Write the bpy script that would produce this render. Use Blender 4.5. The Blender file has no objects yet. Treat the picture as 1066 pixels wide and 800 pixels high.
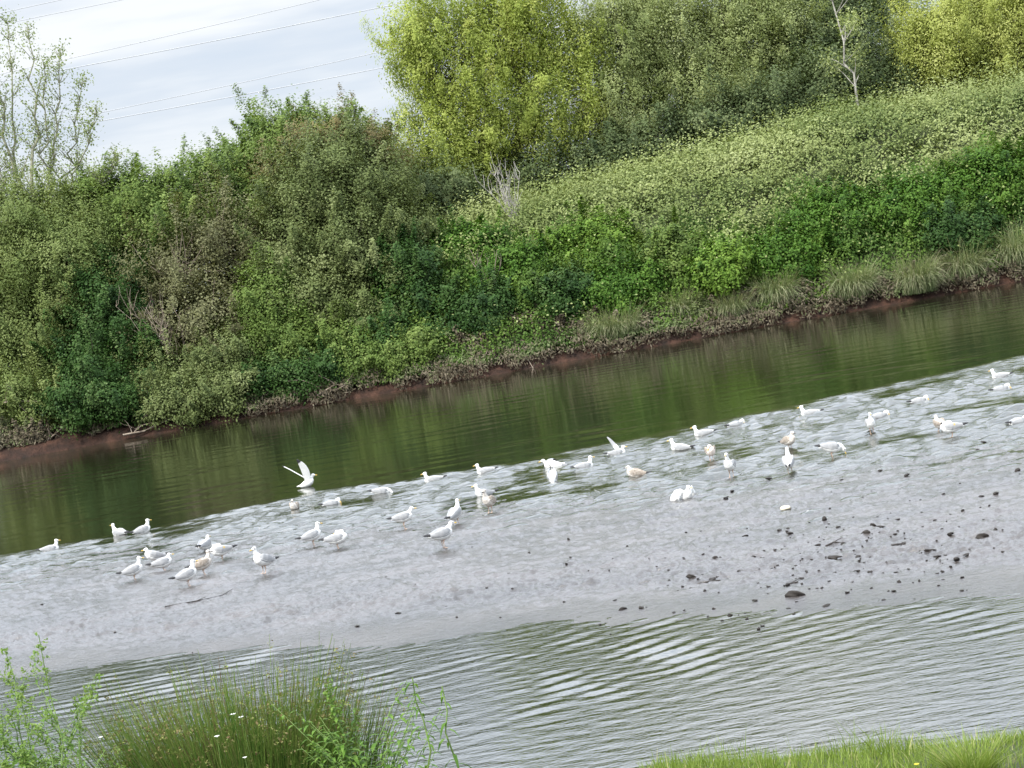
import bpy, bmesh, math, random
import numpy as np
from mathutils import Vector, Matrix

R = math.radians
RNG = np.random.default_rng(7)
random.seed(7)
S = bpy.context.scene
COL = S.collection

# ------------------------------------------------------------------ camera
CAM_H, F_PX, PW, PH = 4.9, 2073.0, 1066.0, 800.0
PITCH, ROLL = math.atan(118.0 / F_PX), R(10.0)
X0 = np.array([1.0, 0, 0]); U0 = np.array([0, math.sin(PITCH), math.cos(PITCH)])
FW = np.array([0, math.cos(PITCH), -math.sin(PITCH)])
IR = math.cos(ROLL) * X0 - math.sin(ROLL) * U0
IU = math.sin(ROLL) * X0 + math.cos(ROLL) * U0
CAM = np.array([0, 0, CAM_H])
cam_d = bpy.data.cameras.new('camera'); cam = bpy.data.objects.new('camera', cam_d); COL.objects.link(cam)
cam_d.sensor_width = 36.0; cam_d.lens = F_PX / PW * 36.0
cam_d.clip_start = 0.1; cam_d.clip_end = 6000
m = Matrix(((IR[0], IU[0], -FW[0], 0), (IR[1], IU[1], -FW[1], 0), (IR[2], IU[2], -FW[2], CAM_H), (0, 0, 0, 1)))
cam.matrix_world = m
S.camera = cam

# ------------------------------------------------------------------ light and exposure
SUN_EL, SUN_AZ, SUN_STRENGTH = 50.0, -140.0, 3.0   # azimuth clockwise from +Y: behind the camera, to the left
SKY_STRENGTH = 0.10
EXPOSURE = 0.95
S.view_settings.view_transform = 'Standard'; S.view_settings.look = 'None'
S.view_settings.exposure = EXPOSURE; S.view_settings.gamma = 1.0; S.view_settings.use_curve_mapping = False
S.render.engine = 'CYCLES'
S.cycles.max_bounces = 6; S.cycles.diffuse_bounces = 3; S.cycles.glossy_bounces = 3; S.cycles.transmission_bounces = 4
S.cycles.transparent_max_bounces = 4

w = bpy.data.worlds.new('World'); S.world = w; w.use_nodes = True
nt = w.node_tree; nt.nodes.clear()
def N(nt, t, **kw):
    n = nt.nodes.new(t)
    for k, v in kw.items():
        if k.startswith('i_'):
            key = k[2:]
            n.inputs[int(key) if key.isdigit() else key.replace('_', ' ')].default_value = v
        else: setattr(n, k, v)
    return n
def ramp(nt, stops, fac=None, interp='LINEAR'):
    n = nt.nodes.new('ShaderNodeValToRGB'); e = n.color_ramp.elements; n.color_ramp.interpolation = interp
    while len(e) > 1: e.remove(e[-1])
    e[0].position = stops[0][0]; e[0].color = (*stops[0][1], 1)
    for p, c in stops[1:]:
        q = e.new(p); q.color = (*c, 1)
    if fac is not None: nt.links.new(fac, n.inputs[0])
    return n
def g3(v): return (v, v, v)
L = nt.links.new
tc = N(nt, 'ShaderNodeTexCoord')
sky = N(nt, 'ShaderNodeTexSky'); sky.sky_type = 'NISHITA'; sky.sun_disc = False
sky.sun_elevation = R(SUN_EL); sky.sun_rotation = R(SUN_AZ); sky.air_density = 1.0; sky.dust_density = 2.0; sky.ozone_density = 1.0
mp = N(nt, 'ShaderNodeMapping'); mp.inputs['Scale'].default_value = (1.0, 1.0, 6.5); mp.inputs['Location'].default_value = (0.3, 0.1, 0.55)
mp.inputs['Rotation'].default_value = (0, R(-2), 0)
L(tc.outputs['Generated'], mp.inputs[0])
nz = N(nt, 'ShaderNodeTexNoise'); nz.inputs['Scale'].default_value = 4.5; nz.inputs['Detail'].default_value = 5; nz.inputs['Roughness'].default_value = 0.5
L(mp.outputs[0], nz.inputs[0])
cl = ramp(nt, [(0.36, (3.4, 3.9, 4.6)), (0.5, (3.95, 4.3, 4.8)), (0.64, (5.3, 5.4, 5.5))], nz.outputs[0])
sep = N(nt, 'ShaderNodeSeparateXYZ'); L(tc.outputs['Generated'], sep.inputs[0])
mr = N(nt, 'ShaderNodeMapRange'); mr.inputs['From Min'].default_value = 0.165; mr.inputs['From Max'].default_value = 0.38
mr.inputs['To Min'].default_value = 1.0; mr.inputs['To Max'].default_value = 3.3
L(sep.outputs[2], mr.inputs[0])
vm = N(nt, 'ShaderNodeVectorMath', operation='SCALE'); L(cl.outputs[0], vm.inputs[0]); L(mr.outputs[0], vm.inputs['Scale'])
mx = N(nt, 'ShaderNodeMix', data_type='RGBA'); mx.inputs[0].default_value = 0.9
L(sky.outputs[0], mx.inputs['A']); L(vm.outputs[0], mx.inputs['B'])
bg = N(nt, 'ShaderNodeBackground'); bg.inputs['Strength'].default_value = SKY_STRENGTH
L(mx.outputs['Result'], bg.inputs[0])
wo = N(nt, 'ShaderNodeOutputWorld'); L(bg.outputs[0], wo.inputs[0])

sd = bpy.data.lights.new('sun', 'SUN'); sd.energy = SUN_STRENGTH; sd.angle = R(9); sd.color = (1.0, 0.95, 0.86)
so = bpy.data.objects.new('sun', sd); COL.objects.link(so)
sdir = Vector((math.sin(R(SUN_AZ)) * math.cos(R(SUN_EL)), math.cos(R(SUN_AZ)) * math.cos(R(SUN_EL)), math.sin(R(SUN_EL))))
so.rotation_euler = sdir.to_track_quat('Z', 'Y').to_euler(); so.location = (-20, -20, 60)

# ------------------------------------------------------------------ helpers: pixels of the photograph to places on the ground
def ray(px, py):
    return FW + IR * ((px - 533.0) / F_PX) - IU * ((py - 400.0) / F_PX)
def at(px, py, Y):
    d = ray(px, py); return CAM + d * (Y / d[1])
def on_z(px, py, z=0.0):
    d = ray(px, py); return CAM + d * ((z - CAM_H) / d[2])

def tag(o, label=None, cat=None, group=None, kind=None):
    if label: o['label'] = label
    if cat: o['category'] = cat
    if group: o['group'] = group
    if kind: o['kind'] = kind
    return o
def empty(name, loc=(0, 0, 0), rz=0.0):
    o = bpy.data.objects.new(name, None); COL.objects.link(o); o.empty_display_size = 0.2
    o.location = loc; o.rotation_euler = (0, 0, rz); return o
def link(name, me, mats=(), parent=None, smooth=False, loc=None):
    o = bpy.data.objects.new(name, me); COL.objects.link(o)
    for mt in mats: me.materials.append(mt)
    if parent is not None: o.parent = parent
    if loc is not None: o.location = loc
    if smooth: me.polygons.foreach_set('use_smooth', np.ones(len(me.polygons), bool))
    return o
def mesh_np(name, V, Fc, k=4, attrs=None, pattrs=None):
    """mesh from numpy arrays, all faces with k corners"""
    V = np.asarray(V, np.float32); Fc = np.asarray(Fc, np.int32).reshape(-1, k)
    me = bpy.data.meshes.new(name)
    me.vertices.add(len(V)); me.vertices.foreach_set('co', V.ravel())
    me.loops.add(Fc.size); me.loops.foreach_set('vertex_index', Fc.ravel())
    me.polygons.add(len(Fc)); me.polygons.foreach_set('loop_start', np.arange(0, Fc.size, k, dtype=np.int32))
    me.update(calc_edges=True)
    for a, v in (attrs or {}).items():
        at_ = me.attributes.new(a, 'FLOAT', 'FACE'); at_.data.foreach_set('value', np.asarray(v, np.float32))
    for a, v in (pattrs or {}).items():
        at_ = me.attributes.new(a, 'FLOAT', 'POINT'); at_.data.foreach_set('value', np.asarray(v, np.float32))
    return me

# 2D gradient noise on arrays
_perm = np.random.default_rng(11).permutation(512)
def pnoise(x, y, seed=0):
    x = np.asarray(x, float) + seed * 17.13; y = np.asarray(y, float) + seed * 31.7
    xi = np.floor(x).astype(int); yi = np.floor(y).astype(int); xf = x - xi; yf = y - yi
    u = xf * xf * xf * (xf * (xf * 6 - 15) + 10); v = yf * yf * yf * (yf * (yf * 6 - 15) + 10)
    def gr(ix, iy, dx, dy):
        a = _perm[(_perm[ix & 511] + iy) & 511] * (2 * math.pi / 512)
        return np.cos(a) * dx + np.sin(a) * dy
    n00 = gr(xi, yi, xf, yf); n10 = gr(xi + 1, yi, xf - 1, yf); n01 = gr(xi, yi + 1, xf, yf - 1); n11 = gr(xi + 1, yi + 1, xf - 1, yf - 1)
    return (n00 * (1 - u) + n10 * u) * (1 - v) + (n01 * (1 - u) + n11 * u) * v
def fbm(x, y, oct=4, seed=0, gain=0.5):
    s = 0; a = 1.0
    for i in range(oct):
        s = s + a * pnoise(x * 2 ** i, y * 2 ** i, seed + i * 3); a *= gain
    return s
def sstep(a, b, x):
    t = np.clip((np.asarray(x, float) - a) / (b - a), 0, 1); return t * t * (3 - 2 * t)

# ------------------------------------------------------------------ materials
def mat(name):
    mt = bpy.data.materials.new(name); mt.use_nodes = True
    nt = mt.node_tree; b = nt.nodes['Principled BSDF']; return mt, nt, b
def leaf_mat(name, stops, trans=0.35, rough=0.55, spec=0.14):
    mt, nt, b = mat(name); L = nt.links.new
    a = N(nt, 'ShaderNodeAttribute', attribute_name='tint')
    rp = ramp(nt, stops, a.outputs['Fac'])
    L(rp.outputs[0], b.inputs['Base Color']); b.inputs['Roughness'].default_value = rough
    b.inputs['Specular IOR Level'].default_value = spec
    t = N(nt, 'ShaderNodeBsdfTranslucent')
    hs = N(nt, 'ShaderNodeMix', data_type='RGBA', blend_type='MULTIPLY'); hs.inputs[0].default_value = 1.0
    L(rp.outputs[0], hs.inputs['A']); hs.inputs['B'].default_value = (1.15, 1.15, 0.7, 1)
    L(hs.outputs['Result'], t.inputs[0])
    ms = N(nt, 'ShaderNodeMixShader'); ms.inputs[0].default_value = trans
    L(b.outputs[0], ms.inputs[1]); L(t.outputs[0], ms.inputs[2])
    L(ms.outputs[0], nt.nodes['Material Output'].inputs[0])
    return mt
def plain(name, col, rough=0.6, noise=0.0, scale=20.0, col2=None, spec=0.4):
    mt, nt, b = mat(name); b.inputs['Roughness'].default_value = rough; b.inputs['Specular IOR Level'].default_value = spec
    if col2 is None: col2 = tuple(c * 0.75 for c in col)
    tc = N(nt, 'ShaderNodeTexCoord'); nz = N(nt, 'ShaderNodeTexNoise'); nz.inputs['Scale'].default_value = scale; nz.inputs['Detail'].default_value = 3
    nt.links.new(tc.outputs['Object'], nz.inputs[0])
    rp = ramp(nt, [(0.35, col2), (0.62, col)], nz.outputs[0]); nt.links.new(rp.outputs[0], b.inputs['Base Color'])
    return mt

LM = {
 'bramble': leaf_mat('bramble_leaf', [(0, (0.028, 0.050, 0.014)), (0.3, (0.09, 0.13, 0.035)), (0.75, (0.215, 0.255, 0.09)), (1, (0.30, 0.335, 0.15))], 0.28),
 'bright':  leaf_mat('bright_leaf', [(0, (0.030, 0.080, 0.012)), (0.5, (0.075, 0.155, 0.022)), (1, (0.16, 0.26, 0.05))], 0.35),
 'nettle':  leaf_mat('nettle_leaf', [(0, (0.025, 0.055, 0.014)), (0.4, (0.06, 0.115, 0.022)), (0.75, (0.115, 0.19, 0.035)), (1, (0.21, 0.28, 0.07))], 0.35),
 'sallow':  leaf_mat('sallow_leaf', [(0, (0.08, 0.12, 0.034)), (0.5, (0.165, 0.215, 0.068)), (1, (0.28, 0.325, 0.13))], 0.4),
 'khaki':   leaf_mat('khaki_leaf', [(0, (0.075, 0.078, 0.034)), (0.5, (0.145, 0.15, 0.070)), (1, (0.235, 0.24, 0.13))], 0.35),
 'fresh':   leaf_mat('fresh_leaf', [(0, (0.05, 0.11, 0.015)), (0.5, (0.12, 0.21, 0.03)), (1, (0.23, 0.33, 0.07))], 0.35),
 'deep':    leaf_mat('deep_leaf', [(0, (0.015, 0.042, 0.010)), (0.6, (0.042, 0.09, 0.02)), (1, (0.10, 0.155, 0.05))], 0.25),
 'willow':  leaf_mat('willow_leaf', [(0, (0.14, 0.18, 0.062)), (0.5, (0.26, 0.305, 0.12)), (1, (0.41, 0.45, 0.23))], 0.4),
 'green':   leaf_mat('green_leaf', [(0, (0.065, 0.115, 0.026)), (0.5, (0.14, 0.205, 0.05)), (1, (0.25, 0.32, 0.10))], 0.4),
 'yellow':  leaf_mat('yellow_leaf', [(0, (0.15, 0.195, 0.04)), (0.5, (0.31, 0.37, 0.085)), (1, (0.48, 0.50, 0.17))], 0.45),
 'lime':    leaf_mat('lime_leaf', [(0, (0.20, 0.235, 0.05)), (0.5, (0.35, 0.39, 0.11)), (1, (0.50, 0.52, 0.20))], 0.45),
 'olive':   leaf_mat('olive_leaf', [(0, (0.070, 0.095, 0.030)), (0.5, (0.14, 0.178, 0.062)), (1, (0.24, 0.275, 0.12))], 0.35),
 'tawny':   leaf_mat('tawny_leaf', [(0, (0.10, 0.085, 0.04)), (0.5, (0.16, 0.14, 0.06)), (1, (0.24, 0.2, 0.09))], 0.35),
 'spruce':  leaf_mat('dark_tree_leaf', [(0, (0.045, 0.068, 0.028)), (0.5, (0.095, 0.13, 0.052)), (1, (0.18, 0.215, 0.10))], 0.35),
 'reed':    leaf_mat('long_grass', [(0, (0.09, 0.13, 0.05)), (0.45, (0.20, 0.25, 0.11)), (0.8, (0.34, 0.37, 0.21)), (1, (0.44, 0.41, 0.27))], 0.3),
 'withered': leaf_mat('withered_leaf', [(0, (0.035, 0.03, 0.02)), (0.35, (0.085, 0.07, 0.045)), (0.55, (0.16, 0.135, 0.095)), (0.7, (0.10, 0.115, 0.05)), (1, (0.14, 0.19, 0.075))], 0.15),
 'sparse':  leaf_mat('sparse_leaf', [(0, (0.12, 0.16, 0.055)), (1, (0.26, 0.31, 0.13))], 0.4),
 'turf':    leaf_mat('turf_blade', [(0, (0.08, 0.13, 0.022)), (0.5, (0.145, 0.21, 0.038)), (0.92, (0.25, 0.31, 0.085)), (1, (0.38, 0.36, 0.18))], 0.4),
 'rush':    leaf_mat('rush_stem', [(0, (0.035, 0.08, 0.013)), (0.45, (0.085, 0.165, 0.028)), (0.72, (0.18, 0.25, 0.055)), (0.92, (0.17, 0.15, 0.06)), (1, (0.13, 0.085, 0.045))], 0.2),
 'weed':    leaf_mat('weed_leaf', [(0, (0.07, 0.145, 0.022)), (0.5, (0.125, 0.22, 0.042)), (1, (0.24, 0.32, 0.10))], 0.4),
 'herb':    leaf_mat('herb_leaf', [(0, (0.05, 0.115, 0.016)), (0.5, (0.10, 0.19, 0.03)), (1, (0.18, 0.28, 0.06))], 0.35),
}
BARK = plain('bark', (0.14, 0.12, 0.09), 0.9, scale=6, col2=(0.06, 0.05, 0.04))
PALEBARK = plain('pale_bark', (0.36, 0.345, 0.31), 0.85, scale=5, col2=(0.16, 0.15, 0.13))
TWIG = plain('dead_twig', (0.30, 0.25, 0.20), 0.9, scale=5, col2=(0.16, 0.12, 0.09))
GREYTWIG = plain('grey_twig', (0.42, 0.40, 0.37), 0.9, scale=5, col2=(0.25, 0.23, 0.21))

# ------------------------------------------------------------------ terrain
YB = 96.7
def bank_y(x):
    return YB + 0.5 * fbm(np.asarray(x) * 0.16, np.asarray(x) * 0 + 3.3, 3, 2) + 0.25 * pnoise(np.asarray(x) * 0.9, np.asarray(x) * 0 + 1.1, 5)
def crest_h(x):
    return np.interp(x, [-18, -14, -9, -4, 0, 5, 9, 16, 21, 26, 34], [4.2, 4.8, 6.6, 7.7, 7.6, 7.85, 8.25, 8.85, 9.5, 9.4, 9.1])
def terrain_z(x, y):
    x = np.asarray(x, float); y = np.asarray(y, float)
    nc = 2.42 - 0.11 * np.clip(x - 0.5, -3, 4) + 0.05 * fbm(x * 0.9, y * 0.9, 3, 8)
    nc = nc - 0.25 * sstep(0.45, 0.0, x)
    near = nc + np.clip(8.6 - y, 0, 40) * 0.085
    near = near - 3.4 * sstep(8.9 , 16.8, y)
    t = y - bank_y(x)
    far = -0.9 + 0.9 * sstep(-2.5, 0.0, t)
    cut = 0.42 * sstep(0.0, 0.4, t)
    H = crest_h(x) + 0.25 * fbm(x * 0.12, y * 0.12, 3, 4) - 0.42
    s = np.sin(np.clip((t - 0.4) / 13.5, 0, 1) * math.pi / 2)
    rise = H * s - sstep(18, 40, t) * 2.0
    farz = far + cut + rise + np.clip(t, 0, 1) * 0.12 * fbm(x * 0.8, y * 0.8, 3, 9)
    return np.where(y < 50, near, farz)
def hit(px, py, ymin=60.0, ymax=135.0):
    """where the ray through a photo pixel meets the far bank"""
    d = ray(px, py); ys = np.linspace(ymin, ymax, 1500)
    P = CAM[None] + d[None] * (ys / d[1])[:, None]
    g = np.maximum(terrain_z(P[:, 0], P[:, 1]), 0)
    i = np.argmax(P[:, 2] < g)
    return P[i] if (P[:, 2] < g).any() else P[-1]

def grid(name, xs, ys, zf, k=None):
    X, Y = np.meshgrid(xs, ys); Z = zf(X, Y)
    V = np.stack([X, Y, Z], -1).reshape(-1, 3); nx, ny = len(xs), len(ys)
    i = (np.arange(ny - 1)[:, None] * nx + np.arange(nx - 1)[None]).ravel()
    return mesh_np(name, V, np.stack([i, i + 1, i + nx + 1, i + nx], -1))
xs = np.concatenate([np.array([-2500, -1200, -600, -300, -160, -100, -70, -55]), np.arange(-45, 45.01, 0.4), np.array([55, 70, 100, 160, 300, 600, 1200, 2500])])
ys = np.concatenate([np.array([-400, -100, -30, -10, -4]), np.arange(0, 18, 0.3), np.array([20, 30, 45, 60, 80, 90]), np.arange(93, 116, 0.22), np.arange(116, 140, 1.5), np.array([150, 200, 400, 900, 2000, 4500])])
GROUND, gnt, gb = mat('ground_soil')
Lg = gnt.links.new
geo = N(gnt, 'ShaderNodeNewGeometry'); sp = N(gnt, 'ShaderNodeSeparateXYZ'); Lg(geo.outputs['Position'], sp.inputs[0])
n1 = N(gnt, 'ShaderNodeTexNoise'); n1.inputs['Scale'].default_value = 1.6; n1.inputs['Detail'].default_value = 6; n1.inputs['Roughness'].default_value = 0.65
Lg(geo.outputs['Position'], n1.inputs[0])
red = ramp(gnt, [(0.3, (0.012, 0.008, 0.006)), (0.5, (0.030, 0.015, 0.010)), (0.7, (0.070, 0.034, 0.022))], n1.outputs[0])
veg = ramp(gnt, [(0.3, (0.02, 0.026, 0.012)), (0.6, (0.05, 0.062, 0.024)), (0.75, (0.07, 0.08, 0.03))], n1.outputs[0])
ad = N(gnt, 'ShaderNodeMath', operation='MULTIPLY_ADD'); Lg(n1.outputs[0], ad.inputs[0]); ad.inputs[1].default_value = 1.2; Lg(sp.outputs[2], ad.inputs[2])
fr = N(gnt, 'ShaderNodeMapRange'); fr.inputs['From Min'].default_value = 1.35; fr.inputs['From Max'].default_value = 1.75; Lg(ad.outputs[0], fr.inputs[0])
gm = N(gnt, 'ShaderNodeMix', data_type='RGBA'); Lg(fr.outputs[0], gm.inputs[0]); Lg(red.outputs[0], gm.inputs['A']); Lg(veg.outputs[0], gm.inputs['B'])
Lg(gm.outputs['Result'], gb.inputs['Base Color']); gb.inputs['Roughness'].default_value = 0.85; gb.inputs['Specular IOR Level'].default_value = 0.25
bp = N(gnt, 'ShaderNodeBump'); bp.inputs['Strength'].default_value = 0.9; bp.inputs['Distance'].default_value = 0.25; Lg(n1.outputs[0], bp.inputs['Height']); Lg(bp.outputs[0], gb.inputs['Normal'])
tag(link('ground', grid('ground', xs, ys, terrain_z), [GROUND], smooth=True), 'river banks of red brown soil sloping down into the water', 'ground', kind='structure')

# ------------------------------------------------------------------ river water and mud flat
FX = np.array([-60, -13.4, -10.2, -5.3, 0, 4.2, 7.9, 11.3, 14.2, 60]); FY = np.array([47.5, 50.0, 50.3, 52.4, 50.8, 51.9, 53.2, 54.6, 55.8, 63])
MX = np.array([-60, -13, -5, 0, 4.5, 10, 16, 60]); MY = np.array([49, 46.6, 44.2, 41.5, 38.2, 36.4, 36.5, 38])
NX = np.array([-60, -14, -9, 0, 6, 10, 60]); NY = np.array([42, 34.8, 32.7, 28.3, 25.2, 23.6, 20])
def yfar(x): return np.interp(x, FX, FY) + 0.25 * pnoise(x * 0.5, x * 0 + 2.2, 3)
def ymud(x): return np.interp(x, MX, MY)
def ynear(x): return np.interp(x, NX, NY)
GULL_SPOTS = []          # filled before the water is built: rings round the bathing gulls

def wave_sum(X, Y, seed, lam, spread, n, slope, mean=0.0):
    r = np.random.default_rng(seed); h = np.zeros_like(X)
    for i in range(n):
        lm = math.exp(r.uniform(math.log(lam[0]), math.log(lam[1]))); a = mean + r.normal(0, spread)
        k = 2 * math.pi / lm; amp = slope / k * math.sqrt(2.0 / n)
        ph = r.uniform(0, 6.28)
        h += amp * np.sin(k * (np.sin(a) * X + np.cos(a) * Y) + ph)
    return h
def water_field(X, Y):
    yf = yfar(X); chop = sstep(0.7, -0.9, Y - yf) * sstep(-3.0, 2.0, Y - ynear(X) - 6)
    near = sstep(6.0, 1.0, Y - ynear(X))
    patch = 0.20 + 1.0 * sstep(-0.42, 0.22, fbm(X * 0.26, Y * 0.30, 4, 21, 0.6))
    h = chop * patch * wave_sum(X, Y, 3, (0.35, 1.1), 0.6, 36, 0.25)
    # the dark channel: slow low swell, a little livelier towards the shallows
    ch = sstep(0.0, 3.0, Y - yf)
    h += ch * (0.45 + 0.8 * sstep(-0.2, 0.4, fbm(X * 0.12, Y * 0.09, 2, 31))) * wave_sum(X, Y, 5, (0.7, 2.6), 0.35, 22, 0.015)
    # near water: fine ripples plus one train of sharp ripples running off the mud
    pn = 0.10 + 0.9 * sstep(-0.15, 0.4, fbm(X * 0.30, Y * 0.35, 3, 41)) * sstep(18.6, 22.5, Y)
    h += near * (0.35 + 0.65 * pn) * (wave_sum(X, Y, 6, (0.16, 0.5), 0.8, 30, 0.011, 0.0) + pn * wave_sum(X, Y, 8, (0.4, 1.2), 0.6, 16, 0.004, -0.1))
    for (px, py, rx, ry, s, mean, lam) in ((690, 678, 2.6, 2.6, 0.05, -0.62, (0.34, 0.46)), (900, 655, 3.0, 1.8, 0.03, -0.35, (0.3, 0.5)), (620, 720, 2.2, 1.4, 0.03, -0.2, (0.3, 0.6)), (440, 700, 2.6, 1.3, 0.03, -0.35, (0.3, 0.55)), (190, 700, 1.9, 2.2, 0.06, 0.0, (0.3, 0.48))):
        c = on_z(px, py); q = ((X - c[0]) / rx) ** 2 + ((Y - c[1]) / ry) ** 2
        h += np.exp(-q) * wave_sum(X, Y, int(px), lam, 0.13, 10, s, mean) * (0.6 + 0.8 * sstep(-0.2, 0.3, pnoise(X * 0.8, Y * 0.5, 51)))
    for (gx, gy, a) in GULL_SPOTS:
        d = np.hypot(X - gx, Y - gy)
        h += a * np.exp(-d / 0.8) * np.sin(d * 2 * math.pi / 0.42) * np.exp(-((d - 0.7) / 0.6) ** 2)
    return h, np.clip(chop * patch, 0, 1), near
def mud_field(X, Y):
    a = (ymud(X) - Y) * 0.011; b = (Y - ynear(X) + 1.7 - 0.9 * fbm(X * 0.35, Y * 0.35, 3, 63)) * 0.014
    base = np.clip(np.minimum(a, b), -0.20, 0.055) - 0.004
    sk = X * 0.02
    n = 0.016 * fbm(X * 0.55, Y * 0.38 + sk, 4, 61) + 0.026 * fbm(X * 1.3, Y * 2.3 + sk, 4, 71, 0.65)
    n = n + 0.030 * fbm(X * 3.0, Y * 2.6, 4, 65, 0.7) * (0.6 + 0.8 * sstep(-0.3, 0.3, fbm(X * 0.3, Y * 0.3, 2, 66)))
    n = n + 0.020 * fbm(X * 0.8, (Y + 0.05 * X) * 3.6, 3, 67, 0.65) + 0.012 * np.clip(fbm(X * 6.0, Y * 4.2, 2, 68), 0, 1)
    lump = np.clip(fbm(X * 4.6, Y * 3.4, 3, 81, 0.6) - 0.22, 0, 1) * 0.04
    edge = np.exp(-((Y - ynear(X) - 2.2) / 1.9) ** 2)
    n2 = (0.055 * fbm(X * 2.2, Y * 3.0, 4, 91, 0.7) + lump) * (0.15 + 0.9 * edge)
    amt = sstep(-0.12, 0.02, base)
    tex = 0.12 + 0.88 * sstep(-0.6, 1.3, Y - ynear(X) - 0.7 * fbm(X * 0.3, Y * 0.3, 2, 64))
    return base + (n + n2) * amt * tex
def fan(v0, v1, dv, tmax, du, outer):
    vv = np.arange(v0, v1, dv); Ys = CAM_H * F_PX / vv
    ts = np.arange(-tmax, tmax, du / F_PX); ts = np.concatenate([-np.array(outer)[::-1], ts, np.array(outer)])
    T, Y = np.meshgrid(ts, Ys); X = T * Y
    nx, ny = len(ts), len(Ys); i = (np.arange(ny - 1)[:, None] * nx + np.arange(nx - 1)[None]).ravel()
    return X, Y, np.stack([i, i + 1, i + nx + 1, i + nx], -1)

# gulls: photo pixel at feet or water line, pose, heading (0 right, 90 away, 180 left, 270 to the camera), young, label
GULLS = [
 (53, 573, 'swim', 20, 0, 'small white gull afloat alone farthest left at the dark water edge'),
 (124, 557, 'swim_tall', 150, 0, 'left one of two white gulls sitting upright in the shallows at far left'),
 (149, 554, 'swim_tall', 30, 0, 'right one of two white gulls sitting upright in the shallows at far left'),
 (141, 605, 'stand', 20, 0, 'grey backed gull with dark tail standing leftmost on the wet mud'),
 (162, 588, 'stand_hunch', 200, 0, 'white gull half hidden behind a hunched gull at left of the mud'),
 (171, 594, 'hunch', 25, 0, 'hunched grey winged gull just right of the leftmost standing gull'),
 (197, 611, 'stand', 25, 0, 'lowest gull of the left cluster, standing in front of the brown one'),
 (213, 599, 'stand', 30, 1, 'brown mottled young gull standing in the middle of the left cluster'),
 (215, 575, 'hunch', 60, 0, 'gull at the back of the left cluster seen above the brown one'),
 (231, 584, 'preen', 200, 0, 'gull with head turned into its back at the right of the left cluster'),
 (276, 597, 'stand_front', 235, 0, 'gull standing alone and facing forward, right of the left cluster'),
 (320, 507, 'fly', 8, 0, 'white gull with both wings raised high at the dark water edge'),
 (307, 530, 'hunch_swim', 270, 1, 'small brownish gull sitting below the gull with raised wings'),
 (346, 525, 'low', 15, 0, 'gull lying almost flat in the shallows right of the raised wings'),
 (327, 569, 'stand', 20, 0, 'gull standing upright left of a preening one at middle left'),
 (353, 572, 'preen', 0, 0, 'plump gull preening with head tucked, right of an upright gull'),
 (398, 514, 'hump', 10, 0, 'round backed white gull with hidden head at the dark water edge'),
 (422, 551, 'stand_flat', 15, 0, 'grey backed gull with black tail tip standing on mud left of centre'),
 (451, 501, 'swim', 175, 0, 'gull swimming left with raised tail at the water edge, nearer centre'),
 (505, 492, 'swim', 172, 0, 'long white gull swimming left at the dark water edge near centre'),
 (476, 547, 'stand_front', 60, 0, 'white gull standing behind the long legged gull near centre'),
 (463, 571, 'stand_flat', 25, 0, 'long legged grey backed gull with dark tail, nearest the camera at centre'),
 (504, 516, 'swim_tall', 200, 0, 'white gull partly hidden behind a brownish gull at centre'),
 (511, 534, 'stand_front', 240, 1, 'brownish gull standing upright right of centre in wet mud'),
 (576, 501, 'dunk', 270, 0, 'white gull with lowered head and square body dipping in the shallows'),
 (576, 485, 'splash', 190, 0, 'gull splashing flat with a lifted wing at the dark water edge'),
 (609, 487, 'swim', 10, 0, 'white gull afloat left of the gull with one wing up'),
 (643, 473, 'onewing', 0, 0, 'bathing gull with a single wing stuck straight up'),
 (662, 496, 'hunch_swim', 160, 1, 'grey brown gull in the shallows below the gull with one wing up'),
 (708, 469, 'swim_tall', 160, 0, 'white gull with a pointed upright neck right of the one winged bather'),
 (732, 453, 'swim', 172, 0, 'small white gull swimming left at the dark edge, middle right'),
 (741, 479, 'preen_front', 270, 2, 'pinkish white gull bent over preening, middle right'),
 (762, 497, 'stand_front', 250, 0, 'slim white gull standing right of the pinkish preening gull'),
 (767, 443, 'low', 20, 0, 'gull lying flat in the water right of the small swimmer at middle right'),
 (714, 521, 'spread', 300, 0, 'white gull with half open wings sitting lowest at middle right'),
 (823, 468, 'stand_hunch', 300, 1, 'brownish bellied gull standing behind a white one at right'),
 (823, 494, 'stand_front', 70, 0, 'white gull seen from behind, in front of a brownish bellied gull'),
 (843, 432, 'swim', 165, 0, 'white gull swimming left with dark tail tip at the right water edge'),
 (868, 477, 'feed', 0, 0, 'gull bending its yellow bill down to the water at right'),
 (908, 452, 'stand_front', 270, 0, 'white gull facing forward below two flat bathers at right'),
 (917, 434, 'low', 25, 0, 'flat bathing gull just above the forward facing gull at right'),
 (958, 418, 'low', 5, 0, 'grey white gull lying low near the water edge at far right'),
 (979, 449, 'hunch', 100, 1, 'brown young gull close behind a preening white one at far right'),
 (991, 456, 'preen', 170, 0, 'white gull preening in front of a brown young gull at far right'),
 (1041, 393, 'swim', 160, 0, 'uppermost of two gulls afloat one above the other at far right'),
 (1043, 406, 'low', 10, 0, 'lower of two gulls afloat one above the other at far right'),
 (1062, 440, 'low', 20, 0, 'gull lying flat in the shallows at the right frame edge'),
]
for g in GULLS:
    if g[2] in ('swim', 'swim_tall', 'low', 'hump', 'dunk', 'splash', 'onewing', 'fly', 'spread', 'hunch_swim'):
        c = on_z(g[0], g[1]); GULL_SPOTS.append((c[0], c[1], 0.016 if g[2] in ('splash', 'onewing', 'fly', 'dunk') else 0.008))

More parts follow.
